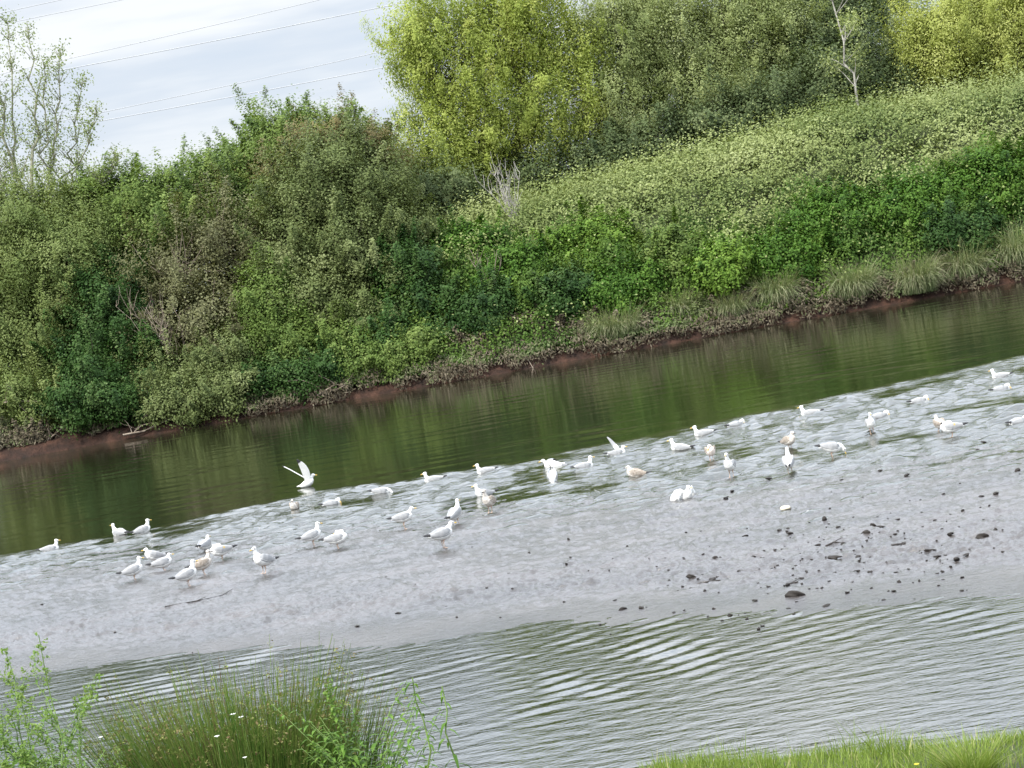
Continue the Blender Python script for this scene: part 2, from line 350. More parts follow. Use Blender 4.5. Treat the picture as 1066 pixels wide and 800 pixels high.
WATER, wnt, wb = mat('river_water'); Lw = wnt.links.new
wgeo = N(wnt, 'ShaderNodeNewGeometry')
wm = N(wnt, 'ShaderNodeMapping'); wm.inputs['Scale'].default_value = (0.7, 1.6, 1.0); Lw(wgeo.outputs['Position'], wm.inputs[0])
wn = N(wnt, 'ShaderNodeTexNoise'); wn.inputs['Scale'].default_value = 3.0; wn.inputs['Detail'].default_value = 4; wn.inputs['Roughness'].default_value = 0.6
Lw(wm.outputs[0], wn.inputs[0])
wa = N(wnt, 'ShaderNodeAttribute', attribute_name='chop')
wr = N(wnt, 'ShaderNodeMapRange'); Lw(wa.outputs['Fac'], wr.inputs[0]); wr.inputs['To Min'].default_value = 0.03; wr.inputs['To Max'].default_value = 0.6
wbp = N(wnt, 'ShaderNodeBump'); wbp.inputs['Distance'].default_value = 0.12; Lw(wr.outputs[0], wbp.inputs['Strength']); Lw(wn.outputs[0], wbp.inputs['Height'])
Lw(wbp.outputs[0], wb.inputs['Normal'])
wb.inputs['Base Color'].default_value = (0.014, 0.015, 0.007, 1); wb.inputs['Roughness'].default_value = 0.02; wi = N(wnt, 'ShaderNodeMapRange'); Lw(wa.outputs['Fac'], wi.inputs[0]); wi.inputs['From Max'].default_value = 0.2; wi.inputs['To Min'].default_value = 1.29; wi.inputs['To Max'].default_value = 2.25; Lw(wi.outputs[0], wb.inputs['IOR'])
X, Y, Fc = fan(84, 690, 0.55, 0.44, 2.0, (0.46, 0.5, 0.6, 0.8, 1.2, 3.0, 12.0))
H, chop, near = water_field(X, Y)
me = mesh_np('river_water', np.stack([X, Y, H], -1).reshape(-1, 3), Fc, 4, None, {'chop': np.clip(chop + 0.2 * near, 0, 1).ravel()})
tag(link('river_water', me, [WATER], smooth=True), 'dark green river water rippling over the shallows', 'water', kind='structure')

MUD, mnt, mb = mat('wet_mud'); Lm = mnt.links.new
mgeo = N(mnt, 'ShaderNodeNewGeometry')
mm = N(mnt, 'ShaderNodeMapping'); mm.inputs['Scale'].default_value = (0.75, 1.3, 1.0); Lm(mgeo.outputs['Position'], mm.inputs[0])
mn = N(mnt, 'ShaderNodeTexNoise'); mn.inputs['Scale'].default_value = 7.5; mn.inputs['Detail'].default_value = 5; mn.inputs['Roughness'].default_value = 0.65
Lm(mm.outputs[0], mn.inputs[0])
mn2 = N(mnt, 'ShaderNodeTexNoise'); mn2.inputs['Scale'].default_value = 0.5; mn2.inputs['Detail'].default_value = 3; Lm(mm.outputs[0], mn2.inputs[0])
mc = ramp(mnt, [(0.35, (0.028, 0.023, 0.021)), (0.65, (0.060, 0.050, 0.046))], mn2.outputs[0])
Lm(mc.outputs[0], mb.inputs['Base Color'])
mb.inputs['Roughness'].default_value = 0.34; mb.inputs['IOR'].default_value = 1.5
mb.inputs['Coat Weight'].default_value = 0.85; mb.inputs['Coat Roughness'].default_value = 0.12; mb.inputs['Coat IOR'].default_value = 1.5
mbp = N(mnt, 'ShaderNodeBump'); mbp.inputs['Strength'].default_value = 0.8; mbp.inputs['Distance'].default_value = 0.06; Lm(mn.outputs[0], mbp.inputs['Height'])
Lm(mbp.outputs[0], mb.inputs['Normal']); Lm(mbp.outputs[0], mb.inputs['Coat Normal'])
X, Y, Fc = fan(178, 440, 0.6, 0.44, 2.0, (0.46, 0.5, 0.6, 0.75, 1.0))
Z = mud_field(X, Y)
me = mesh_np('mud_flat', np.stack([X, Y, Z], -1).reshape(-1, 3), Fc)
tag(link('mud_flat', me, [MUD], smooth=True), 'wet grey mud flat shining in the river shallows', 'mud flat', kind='structure')

# ------------------------------------------------------------------ foliage
def leaves(C, n_dir, length, width, droop=0.0, rng=RNG, up=0.35, curl=0.0):
    """one rhombic leaf per centre; n_dir = preferred facing (N,3)"""
    n = len(C)
    nv = rng.normal(size=(n, 3)) * 0.38 + n_dir + np.array([0, 0, up])
    nv /= np.linalg.norm(nv, axis=1, keepdims=True) + 1e-9
    t = rng.normal(size=(n, 3)); t[:, 2] -= droop
    t -= nv * (t * nv).sum(1, keepdims=True); t /= np.linalg.norm(t, axis=1, keepdims=True) + 1e-9
    b = np.cross(nv, t)
    l = (length * rng.uniform(0.6, 1.3, n))[:, None]; wd = (width * rng.uniform(0.6, 1.3, n))[:, None]
    V = np.stack([C - t * l * 0.5, C - t * l * 0.08 + b * wd * 0.5, C + t * l * 0.5, C - t * l * 0.08 - b * wd * 0.5], 1).reshape(-1, 3)
    return V, np.arange(4 * n).reshape(-1, 4)
class Tubes:
    def __init__(s): s.V = []; s.F = []; s.n = 0
    def add(s, pts, rads, k=6):
        pts = np.asarray(pts, float); m_ = len(pts)
        for i in range(m_):
            t = pts[min(i + 1, m_ - 1)] - pts[max(i - 1, 0)]; t /= np.linalg.norm(t) + 1e-9
            a = np.array([1.0, 0, 0]) if abs(t[0]) < 0.8 else np.array([0, 1.0, 0])
            u = np.cross(t, a); u /= np.linalg.norm(u); v = np.cross(t, u)
            th = np.arange(k) * 2 * math.pi / k
            s.V.append(pts[i] + rads[i] * (np.cos(th)[:, None] * u + np.sin(th)[:, None] * v))
        for i in range(m_ - 1):
            for j in range(k):
                a0 = s.n + i * k + j; a1 = s.n + i * k + (j + 1) % k
                s.F.append((a0, a1, a1 + k, a0 + k))
        s.n += m_ * k
    def limb(s, p, q, r0, r1, bend=0.12, segs=5, rng=RNG, k=6):
        p = np.asarray(p, float); q = np.asarray(q, float); l = np.linalg.norm(q - p)
        off = rng.normal(size=3) * l * bend; tt = np.linspace(0, 1, segs + 1)[:, None]
        pts = p + (q - p) * tt + off * (tt * (1 - tt) * 4 * 0.6) + rng.normal(size=(segs + 1, 3)) * l * 0.018 * (tt * (1 - tt) * 4)
        s.add(pts, r0 + (r1 - r0) * tt[:, 0], k); return pts
    def build(s, name, mt, parent=None):
        if not s.V: return None
        return link(name, mesh_np(name, np.concatenate(s.V), np.array(s.F)), [mt], parent, True)

def crown_points(lobes, n_clump, per, spread, seed, bias=0.45, vert=1.0):
    """leaf centres: clumps scattered near the lobes' surfaces, so gaps and an uneven outline remain"""
    r = np.random.default_rng(seed); vol = np.array([l[1][0] * l[1][1] * l[1][2] for l in lobes]) ** 0.7; pr = vol / vol.sum()
    C, D, T, CC = [], [], [], []
    idx = r.choice(len(lobes), n_clump, p=pr)
    for li in idx:
        c, rad = np.array(lobes[li][0], float), np.array(lobes[li][1], float)
        d = r.normal(size=3); d /= np.linalg.norm(d); rr = r.uniform(0.15, 1.0) ** bias * (1 + 0.16 * r.normal())
        cc = c + d * rad * rr; m_ = max(4, int(per * r.uniform(0.4, 1.7)))
        s = spread * r.uniform(0.6, 1.45)
        p = cc + r.normal(size=(m_, 3)) * np.array([s, s, s * vert])
        if r.uniform() < 0.4 and rr > 0.6:
            sh = d * 0.6 + np.array([0, 0, 0.7]) + r.normal(0, 0.25, 3); f = r.uniform(0, 1, m_)[:, None]; p = cc + sh * f * (3.4 * spread) + (p - cc) * (0.62 - 0.42 * f)
        C.append(p); D.append(np.repeat(d[None], m_, 0) * 0.6 + (p - cc) / (s + 1e-6) * 0.25)
        T.append(np.clip(r.normal(0.47, 0.20) + r.normal(0, 0.06, m_), 0, 1)); CC.append(cc)
    return np.concatenate(C), np.concatenate(D), np.concatenate(T), np.array(CC), idx

def plant(name, label, cat, base, lobes, leaf, n_clump, per, spread, ll, lw, seed, group=None, bark=BARK, trunk_r=0.14, stems=1, droop=0.0, vert=1.0, bias=0.45, twigs=0.35, twig_r=0.018, stem_name='trunk', crown_name='crown', stem_pts=None):
    """a tree or shrub: lobes in world space [(centre, radii)], trunk with limbs running to the lobes"""
    r = np.random.default_rng(seed); base = np.asarray(base, float)
    n_clump = int(n_clump * 1.5); per = int(per * 2.3); ll *= 0.78; lw *= 1.0
    lob = [(np.asarray(c, float) - base, rd) for c, rd in lobes]
    root = tag(empty(name, base), label, cat, group)
    C, D, T, CC, idx = crown_points(lob, n_clump, per, spread, seed, bias, vert)
    V, Fq = leaves(C, D, ll, lw, droop, r)
    link(crown_name, mesh_np(crown_name, V, Fq, 4, {'tint': T}), [LM[leaf]], root)
    tb = Tubes()
    for si in range(stems):
        foot = np.array([r.normal(0, 0.25 * (stems > 1)), r.normal(0, 0.2 * (stems > 1)), -0.25])
        mine = [i for i in range(len(lob)) if i % stems == si] or [0]
        top = max((lob[i][0] for i in mine), key=lambda c: c[2])
        tp = tb.limb(foot, top + np.array([0, 0, lob[mine[0]][1][2] * 0.35]), trunk_r, trunk_r * 0.25, 0.05, 8, r, 8)
        for i in mine:
            k = int(np.clip(np.searchsorted(tp[:, 2], lob[i][0][2] - lob[i][1][2] * 0.9), 1, len(tp) - 2)); st = tp[k]
            lp = tb.limb(st, lob[i][0], trunk_r * 0.6, trunk_r * 0.22, 0.1, 5, r)
            cs = [CC[j] for j in range(len(CC)) if idx[j] == i]
            for c in cs[:int(len(cs) * twigs)]:
                tb.limb(lp[r.integers(2, len(lp))], c, twig_r * 1.6, twig_r * 0.5, 0.1, 3, r, 4)
    tb.build(stem_name, bark, root)
    return root
def lobe(px, py, Y, rx, rz, ry=None):
    """ellipsoid round a photo pixel, radii given in photo pixels at depth Y"""
    k = Y / F_PX; ry = ry if ry is not None else min(rx * k * 0.9, 3.2)
    return (at(px, py, Y), (rx * k, ry, rz * k))
def foot_of(lobes, dx=0.0):
    c = np.mean([l[0] for l in lobes], axis=0); x = c[0] + dx; y = c[1]
    return np.array([x, y, float(terrain_z(x, y))])

# -- bramble blanket over the embankment
r = np.random.default_rng(5)
n = 400000
bx = r.uniform(-9.5, 36, n); bt = 0.3 + 18.5 * r.uniform(0, 1, n) ** 1.15
lump = fbm(bx * 0.45, bt * 0.5, 4, 101, 0.6)
keep = r.uniform(size=n) < 0.35 + 0.65 * sstep(-0.45, 0.05, lump)
nettle_edge = 5.0 + 2.6 * fbm(bx * 0.16, bx * 0 + 7.7, 2, 171) + 1.6 * fbm(bx * 0.5, bt * 0.4, 2, 172)
keep &= (bt > nettle_edge) | ((r.uniform(size=n) < 0.05) & (bt > 1.2))
bx, bt, lump = bx[keep], bt[keep], lump[keep]; n = len(bx)
by = bank_y(bx) + bt; e = 0.15
z0 = terrain_z(bx, by)
gx = (terrain_z(bx + e, by) - z0) / e; gy = (terrain_z(bx, by + e) - z0) / e
lg = 1.9
nx_ = (fbm((bx + 0.1) * 0.45, bt * 0.5, 4, 101, 0.6) - lump) / 0.1 * lg; ny_ = (fbm(bx * 0.45, (bt + 0.1) * 0.5, 4, 101, 0.6) - lump) / 0.1 * lg
nd = np.stack([-gx - nx_, -gy - ny_, np.ones(n)], -1); nd /= np.linalg.norm(nd, axis=1, keepdims=True)
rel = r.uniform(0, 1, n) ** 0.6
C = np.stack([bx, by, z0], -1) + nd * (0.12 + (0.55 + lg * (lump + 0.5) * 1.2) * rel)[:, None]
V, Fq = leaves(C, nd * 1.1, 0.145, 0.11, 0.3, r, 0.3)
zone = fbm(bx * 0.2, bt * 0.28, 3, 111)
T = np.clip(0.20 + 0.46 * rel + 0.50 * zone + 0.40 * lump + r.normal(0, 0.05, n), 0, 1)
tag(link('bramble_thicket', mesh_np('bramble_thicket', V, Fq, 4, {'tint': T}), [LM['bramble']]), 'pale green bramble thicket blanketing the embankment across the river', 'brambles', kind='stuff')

# -- nettles and other lush growth low on the slope
r = np.random.default_rng(6); n = 170000
bx = r.uniform(-9.5, 36, n); bt = r.uniform(0.3, 9.5, n)
edge = 5.6 + 2.6 * fbm(bx * 0.16, bx * 0 + 7.7, 2, 171) + 1.6 * fbm(bx * 0.5, bt * 0.4, 2, 172)
lump = fbm(bx * 0.5, bt * 0.55, 3, 181, 0.6); k_ = (bt < edge) & (r.uniform(size=n) < 0.3 + 0.7 * sstep(-0.5, 0.0, lump)); bx, bt, lump = bx[k_], bt[k_], lump[k_]; n = len(bx)
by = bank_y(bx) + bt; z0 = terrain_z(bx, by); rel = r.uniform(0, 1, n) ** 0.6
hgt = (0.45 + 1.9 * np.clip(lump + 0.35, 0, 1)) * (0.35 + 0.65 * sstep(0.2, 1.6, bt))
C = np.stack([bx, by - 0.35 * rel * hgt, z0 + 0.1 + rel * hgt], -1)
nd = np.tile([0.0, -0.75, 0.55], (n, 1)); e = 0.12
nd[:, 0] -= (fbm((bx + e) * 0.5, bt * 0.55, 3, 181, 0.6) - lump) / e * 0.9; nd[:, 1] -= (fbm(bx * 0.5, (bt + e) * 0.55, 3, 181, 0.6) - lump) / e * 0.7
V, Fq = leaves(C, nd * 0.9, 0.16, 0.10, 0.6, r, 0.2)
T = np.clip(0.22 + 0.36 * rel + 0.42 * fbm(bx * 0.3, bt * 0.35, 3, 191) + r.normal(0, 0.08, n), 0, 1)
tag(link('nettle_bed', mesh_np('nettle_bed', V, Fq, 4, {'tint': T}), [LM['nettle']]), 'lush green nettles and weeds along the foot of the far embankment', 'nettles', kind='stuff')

# -- trees standing on and behind the embankment
def T_(name, label, spec, leaf, n_clump, per, spread, ll, lw, seed, cat='tree', foot=None, dx=0.0, **kw):
    lobes = [lobe(*s) for s in spec]
    b = foot if foot is not None else foot_of(lobes, dx)
    return plant(name, label, cat, b, lobes, leaf, n_clump, per, spread, ll, lw, seed, **kw)
G_BACK = 'trees behind the embankment'
T_('willow_tree', 'large yellow green willow towering behind the bank at upper middle', [(470, 75, 116, 66, 76), (520, 45, 117, 70, 62), (435, 45, 116, 40, 48), (585, 45, 118, 50, 60), (500, 140, 116, 75, 55), (440, 165, 114, 50, 45), (570, 120, 116, 60, 60), (525, 5, 117, 80, 28), (490, 180, 115.5, 60, 32)],
   'yellow', 620, 75, 0.42, 0.24, 0.085, 201, droop=1.2, vert=1.7, trunk_r=0.32, stems=2, bias=0.5, twigs=0.3)
T_('willow_tree', 'tall pale grey green willow right of the yellow willow', [(648, 62, 119, 52, 68), (695, 48, 120, 48, 62), (640, 120, 118, 55, 45), (665, 14, 120, 60, 28)],
   'willow', 430, 75, 0.40, 0.22, 0.075, 202, droop=1.2, vert=1.6, trunk_r=0.26, stems=2, bias=0.5, twigs=0.3)
T_('willow_tree', 'dull green willow between the pale willow and the dark tree', [(745, 60, 121, 50, 66), (795, 48, 122, 50, 58), (730, 110, 119, 50, 40), (770, 16, 122, 70, 28)],
   'willow', 430, 75, 0.42, 0.21, 0.08, 203, droop=1.0, vert=1.5, trunk_r=0.26, stems=2, bias=0.5, twigs=0.3)
T_('broadleaf_tree', 'dark green tree behind the white trunk at upper right', [(850, 48, 125, 60, 60), (905, 40, 126, 55, 60), (880, 8, 126, 75, 32), (830, 80, 124, 50, 40), (860, 85, 118, 45, 30), (920, 70, 118, 40, 30)],
   'spruce', 420, 75, 0.45, 0.20, 0.12, 204, trunk_r=0.28, bias=0.5)
T_('willow_tree', 'rounded lime yellow willow at the top right corner', [(1000, 35, 115, 70, 48), (1065, 25, 115, 65, 58), (965, 40, 116, 38, 38), (1110, 30, 116, 60, 60), (1020, 4, 116, 85, 30), (975, 66, 115, 45, 24), (1050, 66, 115, 60, 24)],
   'lime', 470, 85, 0.38, 0.20, 0.075, 205, droop=1.0, vert=1.4, trunk_r=0.28, bias=0.5, twigs=0.2)
T_('hedge_bush', 'dark bush behind the bramble crest under the pale willow', [(570, 192, 115.5, 50, 30), (630, 174, 115.5, 50, 34), (690, 152, 116, 45, 36), (530, 196, 115.5, 40, 26)], 'spruce', 300, 60, 0.4, 0.2, 0.12, 206, cat='bush', trunk_r=0.1, stems=3, stem_name='stems')
T_('hedge_bush', 'dark bush behind the bramble crest left of the white trunk', [(745, 132, 116.5, 45, 34), (800, 118, 116.5, 45, 34), (850, 108, 117, 38, 32)], 'spruce', 260, 60, 0.4, 0.2, 0.12, 207, cat='bush', trunk_r=0.1, stems=3, stem_name='stems')
T_('hedge_bush', 'dark bush behind the bramble crest under the lime yellow willow', [(905, 92, 116.5, 42, 30), (955, 82, 116.5, 42, 26), (1015, 78, 116.5, 45, 24), (1070, 72, 116.5, 45, 26)], 'spruce', 260, 60, 0.4, 0.2, 0.12, 208, cat='bush', trunk_r=0.1, stems=3, stem_name='stems')
T_('hedge_bush', 'dark bush filling the gap between the olive bush and the yellow willow', [(430, 212, 110, 42, 30), (465, 205, 111, 40, 28), (400, 215, 110, 40, 34)], 'spruce', 200, 60, 0.4, 0.2, 0.12, 209, cat='bush', trunk_r=0.1, stems=3, stem_name='stems')
T_('hedge_bush', 'dark hedge seen in the gaps between the left shrubs', [(30, 300, 107.5, 70, 60), (120, 310, 107, 60, 60), (205, 305, 107, 60, 62), (280, 290, 107.5, 50, 62), (345, 270, 107.5, 50, 60)], 'spruce', 420, 60, 0.42, 0.2, 0.12, 210, cat='hedge', trunk_r=0.1, stems=5, stem_name='stems')
# slim pale-barked tree in front of the dark one
b = at(897, 112, 113.0); b[2] = float(terrain_z(b[0], b[1])); top = at(864, -15, 113.8)
root = tag(empty('birch_tree', b), 'slim leaning tree with white bark before the dark tree', 'tree')
tb = Tubes(); tp = tb.limb((0, 0, -0.4), top - b, 0.085, 0.03, 0.012, 10, k=8); r = np.random.default_rng(31); ends = []
for i in range(16):
    k = r.integers(3, 10); q = tp[k] + np.array([r.normal(0, 1.1), r.normal(0, 0.8), r.uniform(0.5, 2.0)])
    tb.limb(tp[k], q, 0.035, 0.012, 0.1, 4, r, 5); ends.append(q)
tb.build('trunk', PALEBARK, root)
C = np.concatenate([e_ + r.normal(0, 0.35, (130, 3)) for e_ in ends]); V, Fq = leaves(C, np.zeros_like(C), 0.16, 0.1, 0.5, r)
link('crown', mesh_np('crown', V, Fq, 4, {'tint': r.uniform(0, 1, len(C))}), [LM['willow']], root)

# -- the wooded bank on the left
T_('broadleaf_tree', 'fresh green tree rising behind the olive bush at middle left', [(290, 172, 108, 48, 46), (280, 146, 108, 28, 24), (345, 152, 108, 40, 32), (312, 136, 109, 22, 18), (325, 195, 107, 60, 50), (390, 160, 110, 32, 26)], 'green', 360, 80, 0.36, 0.20, 0.11, 301, trunk_r=0.2, stems=2)
T_('broadleaf_tree', 'round green tree with a thin top left of the fresh green tree', [(225, 194, 107, 45, 32), (242, 174, 108, 26, 18), (200, 225, 106, 50, 50), (260, 215, 106, 45, 45)], 'green', 320, 80, 0.36, 0.20, 0.11, 302, trunk_r=0.2)
T_('broadleaf_tree', 'low green tree right of the tall sparse poplar', [(150, 218, 106, 45, 34), (115, 225, 106, 45, 36), (160, 255, 105, 50, 50)], 'green', 300, 80, 0.38, 0.20, 0.11, 303, trunk_r=0.18)
T_('willow_shrub', 'pale green willow thicket with upright stems at left edge', [(30, 250, 104, 55, 60), (70, 280, 103, 55, 60), (-5, 330, 102, 50, 80), (35, 350, 102, 55, 60), (85, 330, 103, 45, 60), (-60, 300, 103, 60, 120), (25, 405, 101, 50, 38), (60, 225, 105, 45, 35), (100, 250, 104.5, 45, 45), (5, 235, 105, 40, 40), (0, 290, 104.5, 45, 45)], 'sallow', 950, 80, 0.36, 0.17, 0.08, 304, cat='shrub', trunk_r=0.10, stems=6, vert=1.3, stem_name='stems', twigs=0.2)
T_('willow_shrub', 'pale twiggy shrub at left centre above the fallen branches', [(185, 280, 102, 55, 55), (235, 260, 103, 50, 55), (215, 340, 101, 55, 50), (165, 345, 101, 35, 45), (255, 330, 102, 40, 50)], 'khaki', 300, 50, 0.36, 0.18, 0.09, 305, cat='shrub', trunk_r=0.09, stems=5, stem_name='stems', twigs=0.7, bark=TWIG, bias=0.6)
T_('holly_shrub', 'dark green dense shrub between the pale thickets at left', [(115, 340, 101.5, 45, 55), (95, 385, 100.5, 40, 45), (140, 390, 100, 45, 42), (130, 300, 103, 35, 40)], 'deep', 380, 80, 0.30, 0.16, 0.11, 306, cat='shrub', trunk_r=0.09, stems=3, stem_name='stems')
T_('sallow_bush', 'big dull olive bush left of the bramble slope', [(330, 210, 103, 55, 60), (385, 200, 104, 50, 52), (350, 165, 105, 50, 36), (300, 260, 102, 50, 60), (370, 270, 102, 60, 60), (415, 250, 103, 40, 52), (330, 320, 101, 55, 50), (395, 325, 100.5, 45, 45)], 'olive', 800, 85, 0.34, 0.17, 0.09, 307, cat='bush', trunk_r=0.13, stems=5, stem_name='stems', twigs=0.25)
T_('sallow_bush', 'tawny topped bush behind the big olive bush', [(345, 150, 106.5, 48, 28), (385, 165, 106, 40, 28), (300, 185, 106, 40, 30)], 'tawny', 150, 60, 0.34, 0.16, 0.09, 308, cat='bush', trunk_r=0.1, stems=3, stem_name='stems', bias=0.6)
T_('overhanging_shrub', 'grey green shrub overhanging the water at left centre', [(195, 395, 99.3, 45, 32), (245, 385, 99.3, 45, 35), (150, 405, 99, 32, 22)], 'olive', 260, 70, 0.30, 0.15, 0.09, 309, cat='shrub', trunk_r=0.06, stems=3, stem_name='stems', twigs=0.4)
T_('overhanging_shrub', 'leafy mid green shrub overhanging the bank below the olive bush', [(300, 365, 99.5, 42, 36), (350, 370, 99.3, 40, 30), (285, 320, 100.3, 35, 42)], 'green', 300, 75, 0.30, 0.15, 0.1, 310, cat='shrub', trunk_r=0.06, stems=3, stem_name='stems')
T_('ivy_shrub', 'deep green shrub at the foot of the bramble slope left of centre', [(405, 355, 99, 32, 28), (440, 320, 99.8, 35, 42), (465, 345, 99, 28, 25), (425, 285, 101.5, 35, 38)], 'deep', 330, 75, 0.28, 0.17, 0.12, 311, cat='shrub', trunk_r=0.06, stems=3, stem_name='stems')
T_('overhanging_shrub', 'yellow green leafy sprays hanging over the dark hollow at left edge', [(38, 432, 98.6, 20, 22), (10, 415, 99, 30, 22), (62, 410, 99, 18, 20)], 'sallow', 110, 60, 0.24, 0.15, 0.09, 312, cat='shrub', trunk_r=0.05, stems=2, stem_name='stems')

T_('overhanging_shrub', 'olive shrub leaning over the water right of the dark hollow', [(172, 422, 97.6, 34, 20), (212, 416, 97.4, 34, 22), (245, 408, 97.6, 30, 22)], 'olive', 170, 70, 0.26, 0.16, 0.09, 313, cat='shrub', trunk_r=0.05, stems=3, stem_name='stems', twigs=0.5, droop=0.6)
T_('overhanging_shrub', 'dark shrub leaning over the water under the overhanging green shrub', [(278, 402, 98.0, 30, 20), (312, 394, 97.8, 32, 20), (345, 384, 98.0, 28, 20)], 'deep', 160, 70, 0.26, 0.16, 0.1, 314, cat='shrub', trunk_r=0.05, stems=3, stem_name='stems', droop=0.5)
T_('overhanging_shrub', 'green shrub leaning over the water left of the bramble slope', [(378, 378, 97.9, 28, 18), (412, 370, 97.8, 30, 20), (445, 362, 98.0, 26, 18)], 'green', 150, 70, 0.26, 0.16, 0.1, 315, cat='shrub', trunk_r=0.05, stems=3, stem_name='stems', droop=0.5)
T_('overhanging_shrub', 'dark leafy shrub drooping over the dark hollow at left', [(80, 420, 97.7, 30, 24), (115, 422, 97.5, 30, 22), (140, 424, 97.5, 24, 18), (100, 400, 98.3, 34, 24)], 'deep', 170, 70, 0.26, 0.16, 0.1, 316, cat='shrub', trunk_r=0.05, stems=3, stem_name='stems', droop=0.6)
# tall sparse poplar against the sky
b = np.array([*at(35, 260, 107)[:2], 0]); b[2] = float(terrain_z(b[0], b[1]))
root = tag(empty('poplar_tree', b), 'tall sparse poplar with thin leafy branches against the sky', 'tree')
tb = Tubes(); r = np.random.default_rng(77); ends = []
for (p0, p1, rr) in (((38, 260), (-8, 60), 0.13), ((40, 258), (28, 22), 0.12), ((48, 250), (62, 60), 0.10), ((60, 240), (100, 120), 0.08), ((20, 260), (-40, 40), 0.12), ((50, 250), (85, 90), 0.08), ((66, 250), (122, 168), 0.06), ((30, 258), (8, 25), 0.10), ((44, 255), (46, 70), 0.09), ((70, 240), (105, 185), 0.05), ((15, 262), (-20, 90), 0.08)):
    q0 = at(*p0, 107 + r.normal(0, 0.5)) - b; q1 = at(*p1, 107 + r.normal(0, 1.2)) - b
    q00 = np.array([q0[0] * 0.4, 0, -0.3]); tb.limb(q00, q0, rr * 1.15, rr, 0.03, 5, r, 6)
    tp = tb.limb(q0, q1, rr, 0.018, 0.015, 12, r, 6)
    for i in range(46):
        k = r.integers(1, 13); sgn = r.choice([-1, 1]); ln = (1.0 - k / 18) * r.uniform(0.6, 2.3)
        q = tp[k] + np.array([sgn * ln * r.uniform(0.2, 0.7), r.normal(0, 0.6), ln * r.uniform(0.6, 1.2)])
        sub = tb.limb(tp[k], q, 0.024, 0.008, 0.1, 4, r, 4); ends += [sub[2], sub[3], sub[4]]
tb.build('trunk', plain('poplar_bark', (0.26, 0.26, 0.19), 0.9, scale=6, col2=(0.15, 0.15, 0.10)), root)
C = np.concatenate([e_ + r.normal(0, 0.22, (int(r.integers(3, 16)), 3)) for e_ in ends]); V, Fq = leaves(C, np.zeros_like(C), 0.14, 0.085, 0.6, r)
link('crown', mesh_np('crown', V, Fq, 4, {'tint': r.uniform(0, 1, len(C))}), [LM['sparse']], root)

# -- shrubs on the slope
G_SLOPE = 'shrubs growing out of the bramble slope'
def slope_shrub(label, px, py, rx, rz, leaf, seed, nc=150, per=75, name='leafy_shrub', ll=0.17, lw=0.12, out=1.0, spread=0.26):
    p = hit(px, py); Yc = p[1] - out * 0.6 - 0.9
    spec = [(px, py, Yc, rx * 0.62, rz * 0.7), (px - rx * 0.45, py + rz * 0.25, Yc - 0.2, rx * 0.5, rz * 0.55), (px + rx * 0.45, py - rz * 0.05, Yc + 0.1, rx * 0.5, rz * 0.6), (px + rx * 0.1, py + rz * 0.5, Yc - 0.4, rx * 0.55, rz * 0.45)]
    lobes = [lobe(*s, 0.9) for s in spec]
    b = foot_of(lobes); b[1] += 0.4; b[2] = float(terrain_z(b[0], b[1]))
    return plant(name, label, 'shrub', b, lobes, leaf, nc, per, spread, ll, lw, seed, G_SLOPE, trunk_r=0.04, stems=2, stem_name='stems', twigs=0.2)
slope_shrub('bright green shrub at the left end of the bramble slope', 480, 268, 50, 42, 'bright', 401, 190)
slope_shrub('bright green shrub low on the slope under the dead grey bush', 535, 285, 42, 40, 'bright', 402, 170)
slope_shrub('large bright green shrub right of the dead grey bush', 612, 258, 55, 42, 'fresh', 403, 210)
slope_shrub('mid green shrub low on the bank left of the vivid round one', 650, 300, 45, 32, 'bright', 404, 150)
slope_shrub('vivid round green shrub standing out low on the slope', 752, 278, 28, 28, 'fresh', 405, 130, out=2.0)
slope_shrub('grey green loose shrub left of the vivid round one', 695, 268, 36, 42, 'green', 406, 140)
slope_shrub('deep green shrub right of the vivid round one', 815, 268, 45, 28, 'bright', 407, 150)
slope_shrub('dark leafy shrub in the middle of the right slope', 870, 230, 52, 40, 'bright', 408, 200)
slope_shrub('broad green shrub above the pale grass clumps at right', 955, 215, 55, 42, 'bright', 409, 210)
slope_shrub('tall green shrub on the slope by the right edge', 1030, 190, 52, 48, 'bright', 410, 210)
slope_shrub('green shrub low at the right edge above the water', 1000, 240, 42, 25, 'deep', 411, 130)
slope_shrub('dark green low shrub at the water under the large bright shrub', 590, 305, 36, 28, 'deep', 412, 130)
slope_shrub('small dark shrub low between the two bright shrubs', 505, 320, 34, 26, 'deep', 413, 110)

# -- dead grey bush on the slope
def twig_bush(name, label, cat, p, h, spread, n, seed, mt, rad=0.03, lean=(0, 0), sub=4):
    r = np.random.default_rng(seed); root = tag(empty(name, p), label, cat); tb = Tubes()
    for i in range(n):
        q = np.array([r.normal(lean[0], spread), r.normal(lean[1], spread * 0.5), h * r.uniform(0.5, 1.05)])
        s0 = np.array([r.normal(0, 0.12), r.normal(0, 0.12), -0.1]); tp = tb.limb(s0, q, rad, rad * 0.3, 0.09, 6, r, 5)
        for j in range(sub):
            k = r.integers(2, 7); d = r.normal(size=3) * 0.35 * spread + np.array([0, 0, 0.25 * h])
            tb.limb(tp[k], tp[k] + d * r.uniform(0.5, 1.3), rad * 0.5, rad * 0.2, 0.12, 3, r, 4)
    tb.build('branches', mt, root); return root
p = hit(537, 236)
twig_bush('dead_bush', 'bare grey dead bush standing among the brambles below the yellow willow', 'dead bush', p - np.array([0, 0.5, -0.1]), 3.3, 0.75, 9, 11, GREYTWIG, 0.035, (-0.5, -0.3), 7)
p = hit(258, 300); p[1] -= 2.5
